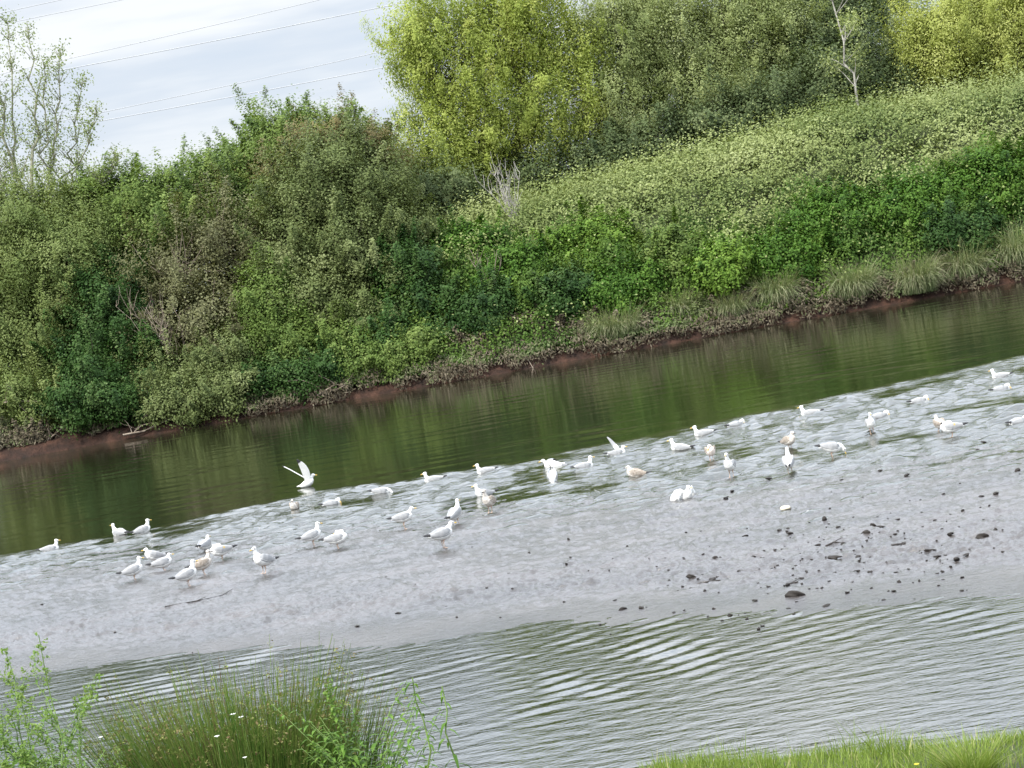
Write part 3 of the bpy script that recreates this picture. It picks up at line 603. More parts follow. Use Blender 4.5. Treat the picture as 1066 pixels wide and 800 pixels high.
twig_bush('dead_bush', 'brown leafless twigs poking out of the pale shrub at left', 'dead bush', np.array([p[0] + 0.3, 99.6, 2.4]), 4.2, 1.0, 12, 12, TWIG, 0.03, (-0.4, -0.3), 7)

# fallen branches at the water's edge
def branch(label, pts, rad, seed, mt=TWIG, name='fallen_branch', nsub=5):
    r = np.random.default_rng(seed); P = [at(*q) for q in pts]; b = P[0].copy(); tb = Tubes()
    P = [q - b for q in P]; k = len(P)
    tb.add(P, np.linspace(rad, rad * 0.4, k), 6)
    tb2 = tb
    for j in range(nsub):
        i = r.integers(0, k - 1); f = r.uniform(); s0 = P[i] * (1 - f) + P[i + 1] * f
        d = np.array([r.normal(0, 0.7), r.normal(-0.1, 0.3), r.normal(0.3, 0.5)]); tb2.limb(s0, s0 + d, rad * 0.5, rad * 0.15, 0.12, 3, r, 4)
    o = tb.build(name, mt); o.location = b; tag(o, label, 'branch', 'dead branches along the far bank')
branch('bent bare branch reaching down to the water at left', [(92, 418, 98.5), (72, 440, 98.0), (50, 458, 97.6), (45, 468, 97.4)], 0.05, 1)
branch('thin pale branch slanting across the dark hollow at left', [(2, 420, 98.4), (15, 417, 98.2), (28, 430, 98.0)], 0.045, 2)
branch('long pale branch leaning from the shrub into the water', [(208, 385, 98.6), (192, 415, 98.2), (172, 440, 97.6), (130, 452, 97.0)], 0.04, 3)
branch('pale driftwood branch lying along the waterline left of centre', [(128, 453, 96.6), (150, 449, 96.7), (175, 437, 96.9), (206, 425, 97.2)], 0.05, 4)
branch('forked dead branch lying on the red mud below the shrubs', [(140, 450, 96.8), (155, 430, 97.0), (160, 420, 97.4)], 0.035, 5)
branch('grey driftwood stick on the red mud under the olive bush', [(330, 412, 96.6), (350, 400, 96.9), (362, 405, 96.8)], 0.05, 6)
branch('twiggy branch dipping into the river below the deep green shrub', [(538, 360, 97.2), (548, 372, 96.8), (556, 385, 96.3)], 0.035, 7)

# -- clumps along the waterline: long grass and withered leaves
def blades(n, base_r, length, droop, wid, seed, lean=(0, -0.3), out=0.75):
    r = np.random.default_rng(seed); V, Fq, T = [], [], []; segs = 4
    a = r.uniform(0, 2 * math.pi, n); rr = base_r * np.sqrt(r.uniform(0, 1, n))
    B = np.stack([rr * np.cos(a), rr * np.sin(a) * 0.7, np.zeros(n)], -1)
    d = np.stack([np.cos(a) * 0.6 + r.normal(lean[0], 0.35, n), np.sin(a) * 0.6 + r.normal(lean[1], 0.35, n), np.zeros(n)], -1)
    ln = length * r.uniform(0.5, 1.15, n); side = np.cross(d, [0, 0, 1.0]); side /= np.linalg.norm(side, axis=1, keepdims=True) + 1e-6
    tw = r.normal(size=(n, 3)) * 0.4; side = side + tw; side /= np.linalg.norm(side, axis=1, keepdims=True)
    tint = np.clip(r.normal(0.5, 0.22, n), 0, 1); dr = droop * r.uniform(0.4, 1.6, n); B[:, 2] += r.uniform(-0.1, 0.25, n) * base_r
    rows = []
    for s in range(segs + 1):
        f = s / segs; z = ln * (f * 0.95 - dr * f * f * 0.95); o = d * (ln * f ** 1.5 * out)[:, None]
        w_ = wid * (1 - f) ** 0.6 * r.uniform(0.8, 1.2, n)
        p = B + o + np.stack([np.zeros(n), np.zeros(n), z], -1)
        rows.append(p - side * w_[:, None] * 0.5); rows.append(p + side * w_[:, None] * 0.5)
    V = np.stack(rows, 1).reshape(-1, 3); k = 2 * (segs + 1); o = np.arange(n)[:, None] * k
    Fq = np.concatenate([np.concatenate([o + 2 * s, o + 2 * s + 1, o + 2 * s + 3, o + 2 * s + 2], 1) for s in range(segs)], 0)
    T = np.concatenate([np.clip(tint + 0.12 * s - 0.15, 0, 1) for s in range(segs)])
    return V, Fq, T
def grass_clump(label, px, py, wpx, hpx, seed, n=700, leaf='reed'):
    p = hit(px, py + hpx * 0.35); k = p[1] / F_PX; p = p - np.array([0, 0.3, 0.0]); p[2] = max(float(terrain_z(p[0], p[1])), 0.1)
    V, Fq, T = blades(n * 2, wpx * k * 0.36, hpx * k * 1.2, 0.65, 0.026, seed, out=0.40)
    o = link('grass_clump', mesh_np('grass_clump', V, Fq, 4, {'tint': T}), [LM[leaf]], loc=p)
    tag(o, label, 'grass clump', 'long grass clumps along the far waterline')
grass_clump('pale long grass clump right of the vivid round shrub', 808, 296, 60, 45, 501, 900)
grass_clump('grey green long grass clump second from the right bend', 888, 288, 55, 48, 502, 1000)
grass_clump('pale drooping grass clump largest on the right bank', 955, 280, 52, 52, 503, 1000)
grass_clump('tall pale grass clump beside the largest drooping one', 1005, 266, 52, 50, 504, 900)
grass_clump('pale dry grass clump at the right frame edge', 1060, 250, 50, 60, 505, 900)
grass_clump('greenish grass clump below the grey green loose shrub', 640, 332, 70, 40, 506, 900)
grass_clump('sparse grass clump just left of the vivid round shrub', 705, 312, 50, 38, 507, 700)
grass_clump('grass clump below the vivid round shrub', 762, 312, 50, 34, 508, 700)
r = np.random.default_rng(515); n = 42000
ux = r.uniform(-30, 36, n); ut = r.uniform(-0.15, 1.15, n); cov = fbm(ux * 0.35, ut * 0 + 4.4, 3, 151) + 0.5 * pnoise(ux * 1.3, ut * 0.8, 152)
cov = cov - 1.0 * sstep(-12, -19, ux) * sstep(-27, -23, ux)
k_ = (ut > 0.05 - 0.9 * cov) & (r.uniform(size=n) < 0.85); ux, ut = ux[k_], ut[k_]; n = len(ux); uy = bank_y(ux) + ut
uz = np.maximum(terrain_z(ux, uy), 0.05) + r.uniform(0.02, 0.75, n) ** 1.3; C = np.stack([ux, uy - 0.25, uz], -1)
V, Fq = leaves(C, np.tile([0, -0.7, 0.2], (n, 1)), 0.20, 0.065, 1.2, r, 0.1)
T = np.clip(0.34 + 0.6 * fbm(ux * 0.6, uz * 1.5, 3, 153) + 0.22 * uz / 0.75 - 0.05 + r.normal(0, 0.12, n), 0, 1)
tag(link('bank_undergrowth', mesh_np('bank_undergrowth', V, Fq, 4, {'tint': T}), [LM['withered']]), 'brown and green trailing plants hanging over the red mud of the far bank', 'undergrowth', kind='stuff')
def withered(label, px, py, rx, rz, seed, nc=70, leaf='withered'):
    p = hit(px, py); Yc = p[1] - 0.2
    lobes = [lobe(px - rx * 0.4, py + 3, Yc, rx * 0.6, rz * 0.8, 0.4), lobe(px + rx * 0.4, py - 3, Yc, rx * 0.6, rz * 0.8, 0.4)]
    b = np.array([lobes[0][0][0], Yc + 0.3, 0]); b[2] = float(terrain_z(b[0], b[1]))
    plant('withered_plant', label, 'plant', b, lobes, leaf, nc, 55, 0.16, 0.17, 0.10, seed, 'withered plants over the red bank', bark=TWIG, trunk_r=0.025, stems=3, stem_name='stems', twigs=0.6, twig_r=0.01, droop=1.0)
withered('withered brown plants hanging over the bank at the left edge', 22, 458, 30, 14, 601, 80)
withered('withered brown plants over the bank left of the deep green shrub', 300, 400, 45, 14, 602, 90)
withered('withered brown plants on the bank under the deep green shrub', 400, 378, 45, 14, 603, 90)
withered('withered grey brown plants on the bank left of centre', 465, 362, 38, 14, 604, 90)
withered('withered brown stalks hanging over the bank at centre', 548, 342, 42, 16, 605, 110)
withered('withered plants over the bank right of centre', 600, 345, 36, 14, 606, 90)
withered('pale leafy plants over the waterline below the grass at right of centre', 712, 330, 32, 18, 607, 100, 'olive')
withered('withered straw plants on the bank below the vivid round shrub', 770, 318, 36, 12, 608, 80)
withered('withered straw plants under the grass clumps at right', 850, 305, 36, 11, 609, 80)
withered('withered straw plants under the largest drooping grass clump', 960, 292, 45, 10, 610, 90)
withered('withered brown plants at the foot of the shrubs above the driftwood branch', 215, 418, 40, 13, 611, 90)
withered('withered brown plants on the bank under the overhanging green shrub', 345, 388, 40, 14, 612, 90)
withered('grey brown withered plants at the waterline under the straw stalks', 505, 358, 36, 14, 613, 100)
withered('withered plants over the waterline left of the pale leafy ones', 655, 342, 40, 12, 614, 90)
withered('withered brown plants on the bank above the dark hollow at left', 100, 425, 40, 14, 615, 90)
p = hit(510, 300); twig_bush('dead_stalks', 'upright straw coloured dead stalks on the bank at centre', 'dead stalks', np.array([p[0], p[1] - 1.6, p[2] - 0.8]), 2.6, 0.45, 12, 13, TWIG, 0.025, (0, -0.1), 3)

# ------------------------------------------------------------------ power lines
WIRE = plain('power_line_metal', (0.42, 0.43, 0.46), 0.5)
def wire(label, a, b_, Y, rad=0.03):
    p, q = at(*a, Y), at(*b_, Y); d = (q - p) / (q[0] - p[0]); x0, x1 = -170, 190
    tb = Tubes(); xsn = np.linspace(x0, x1, 60); xm = 0.5 * (p[0] + q[0])
    P = np.stack([xsn, p[1] + 0 * xsn, p[2] + d[2] * (xsn - p[0]) + (xsn - xm) ** 2 * 0.00035 - 0.0], -1)
    tb.add(P, np.full(60, rad), 5)
    o = tb.build('power_line', WIRE); tag(o, label, 'power line', 'power lines across the sky')
wire('upper of the two power lines in the top left corner', (0, 14), (64, 0), 170)
wire('lower of the two power lines in the top left corner', (0, 26), (128, 0), 170)
wire('upper thin power line of the middle pair', (80, 60), (335, 0), 176)
wire('lower power line of the middle pair, reaching the yellow willow', (80, 71), (390, 10), 170, 0.036)
wire('upper faint power line of the lowest pair', (120, 115), (395, 55), 176)
wire('lowest power line over the trees', (115, 125), (395, 72), 170, 0.036)

# ------------------------------------------------------------------ gulls
WHITE = plain('white_plumage', (0.72, 0.72, 0.70), 0.8, scale=30, col2=(0.62, 0.62, 0.61))
GREYW = plain('grey_wing', (0.36, 0.365, 0.375), 0.8, scale=22, col2=(0.28, 0.285, 0.295))
BLACK = plain('black_wing_tip', (0.035, 0.035, 0.038), 0.7)
BILL = plain('yellow_bill', (0.62, 0.42, 0.10), 0.5)
LEG = plain('pinkish_leg', (0.45, 0.32, 0.24), 0.6)
EYE = plain('dark_eye', (0.02, 0.02, 0.02), 0.3)
YBODY = plain('mottled_plumage', (0.62, 0.585, 0.54), 0.8, scale=26, col2=(0.42, 0.375, 0.33))
YWING = plain('brown_wing', (0.36, 0.315, 0.27), 0.8, scale=26, col2=(0.20, 0.165, 0.135))
DARKBILL = plain('dark_bill', (0.06, 0.05, 0.045), 0.5)
BLUSH = plain('pinkish_plumage', (0.78, 0.70, 0.64), 0.8, scale=26, col2=(0.62, 0.52, 0.46))
SETS = {0: [WHITE, GREYW, BLACK, BILL, LEG, EYE], 1: [YBODY, YWING, BLACK, DARKBILL, LEG, EYE], 2: [BLUSH, YWING, BLACK, BILL, LEG, EYE]}

MESHES, MI = {}, {}
class Loft:
    def __init__(s): s.bm = bmesh.new(); s.S = []; s.lab = []
    def add(s, path, lab, side=(0, 1, 0), seg=10):
        """path: [(point, half width, half height)] swept with oval rings"""
        pts = [Vector(p[0]) for p in path]; n = len(pts); rings = []; side = Vector(side)
        for i, (p, hw, hh) in enumerate(path):
            t = (pts[min(i + 1, n - 1)] - pts[max(i - 1, 0)]).normalized()
            sd_ = (side - t * side.dot(t)).normalized(); up = t.cross(sd_)
            ring = []
            for j in range(seg):
                a = 2 * math.pi * j / seg; q = pts[i] + sd_ * (hw * math.cos(a)) + up * (hh * math.sin(a))
                ring.append(s.bm.verts.new(q)); s.S.append(q); s.lab.append(lab(i) if callable(lab) else lab)
            rings.append(ring)
        for i in range(n - 1):
            for j in range(seg):
                s.bm.faces.new((rings[i][j], rings[i][(j + 1) % seg], rings[i + 1][(j + 1) % seg], rings[i + 1][j]))
        for i in range(n - 1):
            for j in range(seg):
                for f in (0.2, 0.4, 0.6, 0.8):
                    s.S.append(rings[i][j].co.lerp(rings[i + 1][j].co, f)); q = i if f < 0.5 else i + 1; s.lab.append(lab(q) if callable(lab) else lab)
        s.bm.faces.new(rings[0][::-1]); s.bm.faces.new(rings[-1])
def rotv(v, ang):                                     # pitch the body: positive lifts the breast
    c, s_ = math.cos(ang), math.sin(ang); return Vector((v[0] * c - v[2] * s_, v[1], v[0] * s_ + v[2] * c))
def gull_mesh(name, pitch=0.2, zc=0.235, neck='up', legs=True, wings=('fold', 'fold'), tail_up=0.0):
    lf = Loft(); a = pitch; O = Vector((0, 0, zc))
    def B(x, y, z): return rotv((x, y, z), a) + O
    lf.add([(B(-0.27, 0, 0.012 + tail_up + pitch * .1), 0.055, 0.010), (B(-0.21, 0, 0.008 + tail_up * .5 + pitch * .05), 0.048, 0.022), (B(-0.15, 0, -0.005), 0.066, 0.058), (B(-0.06, 0, -0.016), 0.094, 0.092), (B(0.03, 0, -0.018), 0.104, 0.104), (B(0.11, 0, -0.004), 0.09, 0.095), (B(0.175, 0, 0.015), 0.05, 0.055), (B(0.20, 0, 0.02), 0.02, 0.025)], 0, seg=14)
    nb = B(0.115, 0, 0.035)
    heads = {'up': ((0.045, 0, 0.075), (0.055, 0, 0.15), (1, 0, -0.12)), 'mid': ((0.06, 0, 0.05), (0.10, 0, 0.10), (1, 0, -0.15)), 'short': ((0.03, 0, 0.04), (0.05, 0, 0.085), (1, 0, -0.1)),
             'down': ((0.07, 0, -0.03), (0.115, 0, -0.105), (0.25, 0, -1)), 'tuck': ((0.0, 0.03, 0.06), (-0.10, 0.055, 0.06), (-0.8, 0.35, -0.45)), 'front': ((0.03, -0.01, 0.05), (0.055, -0.03, 0.05), (0.3, -0.5, -0.8))}
    m_, h_, bd = heads[neck]; mp_ = nb + Vector(m_); hp = nb + Vector(h_); bd = Vector(bd).normalized()
    lf.add([(nb - Vector((0.03, 0, 0.03)), 0.06, 0.06), (nb + Vector(m_) * 0.4, 0.052, 0.056), (mp_, 0.040, 0.044), (mp_.lerp(hp, 0.6), 0.034, 0.038), (hp, 0.03, 0.032)], 0, seg=12)
    lf.add([(hp - bd * 0.045, 0.016, 0.018), (hp - bd * 0.03, 0.032, 0.034), (hp, 0.037, 0.040), (hp + bd * 0.025, 0.031, 0.034), (hp + bd * 0.045, 0.018, 0.02), (hp + bd * 0.055, 0.012, 0.013)], 0, side=(0.001, 1, 0), seg=12)
    lf.add([(hp + bd * 0.042, 0.012, 0.014), (hp + bd * 0.075, 0.010, 0.013), (hp + bd * 0.10, 0.009, 0.012), (hp + bd * 0.112 + Vector((0, 0, -0.006)), 0.006, 0.007)], 3, seg=8)
    sdv = bd.cross(Vector((0, 0, 1))); sdv = sdv.normalized() if sdv.length > 0.1 else Vector((0, 1, 0))
    for sg in (-1, 1):
        e = hp + bd * 0.018 + sdv * (0.030 * sg) + Vector((0, 0, 0.010)); lf.add([(e - sdv * sg * 0.008, 0.007, 0.007), (e + sdv * sg * 0.004, 0.007, 0.007)], 5, side=(0.1, 0.1, 1), seg=8)
    for sg, wg in zip((-1, 1), wings):
        if wg == 'fold':
            lf.add([(B(0.13, 0.06 * sg, 0.03), 0.014, 0.03), (B(0.08, 0.09 * sg, 0.034), 0.022, 0.062), (B(-0.02, 0.098 * sg, 0.034), 0.022, 0.072), (B(-0.12, 0.074 * sg, 0.036), 0.02, 0.058), (B(-0.21, 0.048 * sg, 0.042), 0.015, 0.038), (B(-0.28, 0.028 * sg, 0.052 + pitch * .08), 0.012, 0.024), (B(-0.355, 0.014 * sg, 0.060 + pitch * .14), 0.010, 0.012)], lambda i: 1 if i < 5 else 2)
        elif wg == 'half':
            lf.add([(B(0.10, 0.06 * sg, 0.03), 0.03, 0.05), (B(0.09, 0.14 * sg, 0.06), 0.016, 0.08), (B(0.04, 0.20 * sg, 0.06), 0.014, 0.09), (B(-0.10, 0.22 * sg, 0.02), 0.013, 0.07), (B(-0.24, 0.20 * sg, -0.02), 0.012, 0.045), (B(-0.36, 0.16 * sg, -0.03), 0.010, 0.018)], lambda i: 0 if i < 4 else (1 if i < 5 else 2))
        elif wg == 'high':
            up_ = [(0.06, 0.05, 0.04, 0.075), (0.08, 0.10, 0.16, 0.085), (0.07, 0.17, 0.29, 0.085), (0.02, 0.26, 0.42, 0.075), (-0.05, 0.35, 0.53, 0.055), (-0.12, 0.44, 0.62, 0.03), (-0.15, 0.48, 0.66, 0.014)]
            lf.add([(B(x, y * sg, z), c, 0.012) for (x, y, z, c) in up_], lambda i: 0 if i < 4 else (1 if i < 5 else 2), side=(1, 0, 0))
        elif wg == 'tall':
            up_ = [(0.06, 0.05, 0.03, 0.08), (0.10, 0.075, 0.15, 0.10), (0.13, 0.105, 0.28, 0.105), (0.14, 0.135, 0.41, 0.095), (0.13, 0.16, 0.52, 0.07), (0.11, 0.185, 0.61, 0.04), (0.10, 0.20, 0.67, 0.015)]
            lf.add([(B(x, y * sg, z), c, 0.013) for (x, y, z, c) in up_], lambda i: 0 if i < 5 else 2, side=(1, 0, 0))
        elif wg == 'sweep':
            up_ = [(0.06, 0.05, 0.05, 0.06), (0.0, 0.10, 0.17, 0.06), (-0.10, 0.14, 0.33, 0.055), (-0.20, 0.16, 0.50, 0.04), (-0.28, 0.17, 0.62, 0.025), (-0.33, 0.17, 0.69, 0.012)]
            lf.add([(B(x, y * sg, z), c, 0.013) for (x, y, z, c) in up_], lambda i: 0 if i < 5 else 2, side=(0, 1, 0))
        elif wg == 'spire':
            up_ = [(0.04, 0.05, 0.04, 0.05), (0.0, 0.09, 0.14, 0.06), (-0.06, 0.11, 0.25, 0.05), (-0.12, 0.12, 0.36, 0.034), (-0.17, 0.13, 0.43, 0.014)]
            lf.add([(B(x, y * sg, z), c, 0.012) for (x, y, z, c) in up_], lambda i: 0 if i < 2 else 1, side=(1, 0, 0))
        elif wg == 'flap':
            up_ = [(0.06, 0.06, 0.04, 0.07), (0.06, 0.18, 0.10, 0.08), (0.02, 0.30, 0.12, 0.075), (-0.06, 0.42, 0.08, 0.05), (-0.14, 0.52, 0.04, 0.02)]
            lf.add([(B(x, y * sg, z), c, 0.012) for (x, y, z, c) in up_], lambda i: 1 if i < 3 else 2, side=(1, 0, 0))
    if legs:
        for sg in (-1, 1):
            hip = B(-0.01, 0.035 * sg, -0.07); kn = Vector((hip.x - 0.02, 0.036 * sg, 0.085)); an = Vector((hip.x + 0.0, 0.036 * sg, 0.006))
            lf.add([(hip, 0.024, 0.024), (hip.lerp(kn, 0.5), 0.014, 0.014), (kn, 0.009, 0.009)], lambda i: 0 if i < 1 else 4, side=(0, 1, 0), seg=8)
            lf.add([(kn, 0.008, 0.008), (an, 0.008, 0.008)], 4, side=(0, 1, 0), seg=8)
            lf.add([(an - Vector((0.01, 0, 0.0)), 0.008, 0.007), (an + Vector((0.045, 0, 0)), 0.026, 0.006)], 4, seg=8)
    tmp_me = bpy.data.meshes.new('tmp'); lf.bm.normal_update(); bmesh.ops.recalc_face_normals(lf.bm, faces=lf.bm.faces); lf.bm.to_mesh(tmp_me); lf.bm.free()
    o = bpy.data.objects.new('tmp', tmp_me); COL.objects.link(o)
    md = o.modifiers.new('r', 'REMESH'); md.mode = 'VOXEL'; md.voxel_size = 0.0075
    sm = o.modifiers.new('s', 'SMOOTH'); sm.factor = 0.5; sm.iterations = 2
    dg = bpy.context.evaluated_depsgraph_get(); me = bpy.data.meshes.new_from_object(o.evaluated_get(dg)); me.name = name
    bpy.data.objects.remove(o); bpy.data.meshes.remove(tmp_me)
    nf = len(me.polygons); fc = np.zeros(nf * 3); me.polygons.foreach_get('center', fc); fc = fc.reshape(-1, 3)
    SP = np.array([tuple(v) for v in lf.S]); LB = np.array(lf.lab); mi = np.zeros(nf, np.int32)
    # densify the sample points a little by using the nearest two rings through plain nearest search
    for i in range(0, nf, 2000):
        d2 = ((fc[i:i + 2000, None] - SP[None]) ** 2).sum(-1); mi[i:i + 2000] = LB[d2.argmin(1)]
    MI[name[5:]] = mi; me.polygons.foreach_set('use_smooth', np.ones(nf, bool)); me.update()
    return me
POSES = {
 'stand': dict(pitch=0.26, neck='up'), 'stand_flat': dict(pitch=0.12, zc=0.26, neck='mid'), 'stand_front': dict(pitch=0.40, neck='up', zc=0.245), 'stand_hunch': dict(pitch=0.35, neck='short', zc=0.21),
 'hunch': dict(pitch=0.15, neck='short', zc=0.17), 'hunch_swim': dict(pitch=0.35, neck='short', zc=0.09, legs=False), 'preen': dict(pitch=0.12, neck='tuck', zc=0.215), 'preen_front': dict(pitch=0.2, neck='front', zc=0.2),
 'feed': dict(pitch=-0.12, neck='down', zc=0.225), 'swim': dict(pitch=0.02, neck='up', zc=0.045, legs=False, tail_up=0.05), 'swim_tall': dict(pitch=0.22, neck='up', zc=0.07, legs=False),
 'low': dict(pitch=0.0, neck='front', zc=0.02, legs=False), 'hump': dict(pitch=-0.08, neck='down', zc=0.07, legs=False), 'dunk': dict(pitch=-0.55, neck='down', zc=0.12, legs=False),
 'splash': dict(pitch=0.05, neck='mid', zc=0.03, legs=False, wings=('flap', 'half')), 'onewing': dict(pitch=0.03, neck='short', zc=0.05, legs=False, wings=('fold', 'spire')),
 'spread': dict(pitch=0.35, neck='short', zc=0.11, legs=False, wings=('half', 'half')), 'fly': dict(pitch=0.35, neck='mid', zc=0.12, legs=False, wings=('tall', 'sweep')),
}
for i, (px, py, pose, hd, yg, label) in enumerate(GULLS):
    if (pose, yg) not in MESHES:
        if (pose, 'raw') not in MESHES: MESHES[(pose, 'raw')] = gull_mesh('gull_' + pose, **POSES[pose])
        me = MESHES[(pose, 'raw')].copy(); me.materials.clear()
        for mt in SETS[yg]: me.materials.append(mt)
        me.polygons.foreach_set('material_index', MI[pose]); me.update()
        MESHES[(pose, yg)] = me
    floats = not POSES[pose].get('legs', True)
    p = on_z(px, py, 0.0)
    z = 0.0 if floats else max(0.0, float(mud_field(np.array([p[0]]), np.array([p[1]]))[0])) - 0.012
    if not floats and Y is not None: p = on_z(px, py, z)
    o = bpy.data.objects.new('gull', MESHES[(pose, yg)]); COL.objects.link(o)
    o.location = (p[0], p[1], z - (0.02 if floats else 0)); sc = random.uniform(0.97, 1.07)
    o.scale = (sc, sc, sc); o.rotation_euler = (0, 0, R(hd + random.uniform(-8, 8)))
    tag(o, label, 'gull', 'gulls on the mud flat and in the shallows')

# ------------------------------------------------------------------ stones and sticks on the mud
STONE = plain('dark_stone', (0.036, 0.031, 0.028), 0.7, scale=12, col2=(0.016, 0.014, 0.012), spec=0.2)
PALE = plain('pale_stone', (0.5, 0.46, 0.36), 0.7, scale=12)
def stone_mesh(name, seed, flat=0.5):
    r = np.random.default_rng(seed); bm = bmesh.new(); bmesh.ops.create_icosphere(bm, subdivisions=3, radius=1.0)
    ax = r.uniform(0.7, 1.2, 3); f = r.uniform(0.8, 2.2, (4, 3)); ph = r.uniform(0, 6, 4)
    for v in bm.verts:
        c = np.array(v.co); k = 1 + sum(0.13 * math.sin(f[j] @ c * 2 + ph[j]) for j in range(4)); v.co = Vector(c * k * ax * np.array([1, 0.75, flat]))
    me = bpy.data.meshes.new(name); bm.to_mesh(me); bm.free(); me.polygons.foreach_set('use_smooth', np.ones(len(me.polygons), bool)); return me
SM = [stone_mesh('stone', s, random.uniform(0.35, 0.65)) for s in range(7)]
for me in SM: me.materials.append(STONE)
def put_stone(px, py, size, label, grp='dark stones scattered on the mud', mesh=None, mt=None):
    p = on_z(px, py, 0.02); z = max(0.0, float(mud_field(np.array([p[0]]), np.array([p[1]]))[0]))
    me = mesh or random.choice(SM)
    o = bpy.data.objects.new('stone', me); COL.objects.link(o); o.location = (p[0], p[1], z + size * 0.28); o.rotation_euler = (random.uniform(-.2, .2), random.uniform(-.2, .2), random.uniform(0, 6.28))
    o.scale = (size * random.uniform(0.9, 1.5), size * random.uniform(0.8, 1.1), size * random.uniform(0.7, 1.2)); tag(o, label, 'stone', grp); return o
big = [(756, 521, 6), (827, 620, 7), (868, 584, 7), (940, 568, 5), (990, 560, 4), (1060, 492, 5), (823, 559, 4), (742, 604, 6), (720, 605, 4), (786, 625, 4), (860, 630, 4), (882, 617, 4), (820, 610, 5), (852, 571, 5), (894, 582, 4), (968, 577, 5), (976, 582, 4), (996, 585, 5), (1006, 580, 4), (1022, 562, 5), (1037, 556, 4), (1022, 519, 4), (1037, 517, 4), (812, 555, 4), (776, 560, 5), (859, 545, 5), (909, 550, 4), (902, 559, 4), (917, 553, 4), (958, 575, 3), (930, 615, 3), (590, 590, 3), (594, 587, 3), (668, 633, 4), (648, 634, 3), (530, 600, 3), (415, 640, 5), (372, 653, 4), (800, 498, 5), (916, 490, 4), (944, 496, 6), (1018, 468, 3), (1024, 460, 4), (985, 470, 3), (551, 578, 3), (44, 632, 3), (120, 660, 3), (745, 583, 3), (770, 597, 4), (840, 597, 3), (835, 604, 4), (800, 612, 3), (878, 568, 3), (870, 575, 3), (905, 596, 3), (762, 511, 5), (876, 500, 4)]
rs = np.random.default_rng(91)
small = []
for i in range(270):
    cx, cy, sx, sy = [(870, 585, 75, 26), (960, 575, 70, 22), (745, 595, 80, 28), (620, 588, 120, 30), (870, 530, 130, 22)][rs.choice(5, p=[.34, .24, .18, .12, .12])]
    dx = rs.normal(0, sx); small.append((cx + dx, cy + rs.normal(0, sy) - dx * 0.17, rs.uniform(0.9, 2.6)))
for (px, py, s) in big: put_stone(px, py, s * 0.0108, 'dark stone among the larger ones lying on the wet grey mud', 'larger dark stones on the mud')
for (px, py, s) in small:
    if px < 1066: put_stone(px, py, s * 0.0108, 'small dark pebble or clod of mud on the wet grey mud', 'small dark pebbles on the mud')
me = stone_mesh('stone', 55, 0.6); me.materials.append(PALE)
put_stone(819, 531, 0.085, 'single pale stone lying on the mud below the gulls at right', None, me)
DARKWOOD = plain('wet_dark_wood', (0.05, 0.04, 0.035), 0.5, col2=(0.02, 0.018, 0.016))
def stick(label, pts, rad):
    P = []
    for i, q in enumerate(pts):
        g = on_z(q[0], q[1], 0.03); z = max(0, float(mud_field(np.array([g[0]]), np.array([g[1]]))[0])); P.append(np.array([g[0], g[1], z + rad * 0.6 + (q[2] if len(q) > 2 else 0)]))
    tb = Tubes(); tb.add(P, np.linspace(rad, rad * 0.5, len(P)), 7)
    if len(P) > 2: tb.add([P[1], P[1] + np.array([0.16, 0.1, 0.03])], [rad * 0.6, rad * 0.3], 6)
    tag(tb.build('stick', DARKWOOD), label, 'stick', 'sticks on the mud')
stick('long thin stick lying on the mud below the left gull cluster', [(172, 634), (205, 628), (232, 621), (243, 616, 0.02)], 0.011)
stick('forked dark driftwood on the mud at the right', [(928, 569), (940, 567), (952, 564)], 0.016)
stick('short dark twig on the mud among the stones left of the pale stone', [(860, 570), (868, 568), (876, 567)], 0.014)
stick('dark curved twig on the mud near the lower stones', [(816, 609), (822, 607), (831, 606)], 0.014)
stick('broad dark driftwood piece on the mud right of centre', [(726, 607), (738, 605), (750, 603)], 0.018)

# ------------------------------------------------------------------ near bank: turf, rushes, weeds
def gz(x, y): return float(terrain_z(x, y))
r = np.random.default_rng(71); n = 95000
gx_ = r.uniform(-4.5, 5.0, n); gy_ = r.uniform(6.2, 10.4, n)
dens = 0.45 + 0.55 * sstep(-0.3, 0.2, fbm(gx_ * 1.8, gy_ * 1.8, 3, 131)); k_ = r.uniform(size=n) < dens; gx_, gy_ = gx_[k_], gy_[k_]; n = len(gx_)
gz_ = terrain_z(gx_, gy_); h = 0.08 * r.uniform(0.5, 1.4, n) * (0.8 + 0.9 * sstep(0, 0.4, fbm(gx_ * 1.2, gy_ * 1.2, 2, 141))) * (1 + 0.4 * (r.uniform(size=n) < 0.06))
az = r.uniform(0, 6.28, n); ld = np.stack([np.cos(az), np.sin(az), 0 * az], -1) * (h * r.uniform(0.1, 0.75, n))[:, None]
sd_ = np.stack([-np.sin(az + r.normal(0, .6, n)), np.cos(az), 0 * az], -1) * 0.0022
B = np.stack([gx_, gy_, gz_ - 0.01], -1); M1 = B + ld * 0.3 + np.stack([0 * h, 0 * h, h * 0.55], -1); TP = B + ld + np.stack([0 * h, 0 * h, h], -1)
V = np.stack([B - sd_, B + sd_, M1 + sd_ * 0.8, M1 - sd_ * 0.8, TP + sd_ * 0.15, TP - sd_ * 0.15], 1).reshape(-1, 3); o_ = np.arange(n)[:, None] * 6
Fq = np.concatenate([o_ + np.array([0, 1, 2, 3]), o_ + np.array([3, 2, 4, 5])], 0); ti = np.clip(r.normal(0.45, 0.2, n), 0, 1); ti[r.uniform(size=n) < 0.04] = 1.0
tag(link('bank_grass', mesh_np('bank_grass', V, Fq, 4, {'tint': np.concatenate([ti, ti])}), [LM['turf']]), 'short bright green grass along the near bank', 'grass', kind='stuff')

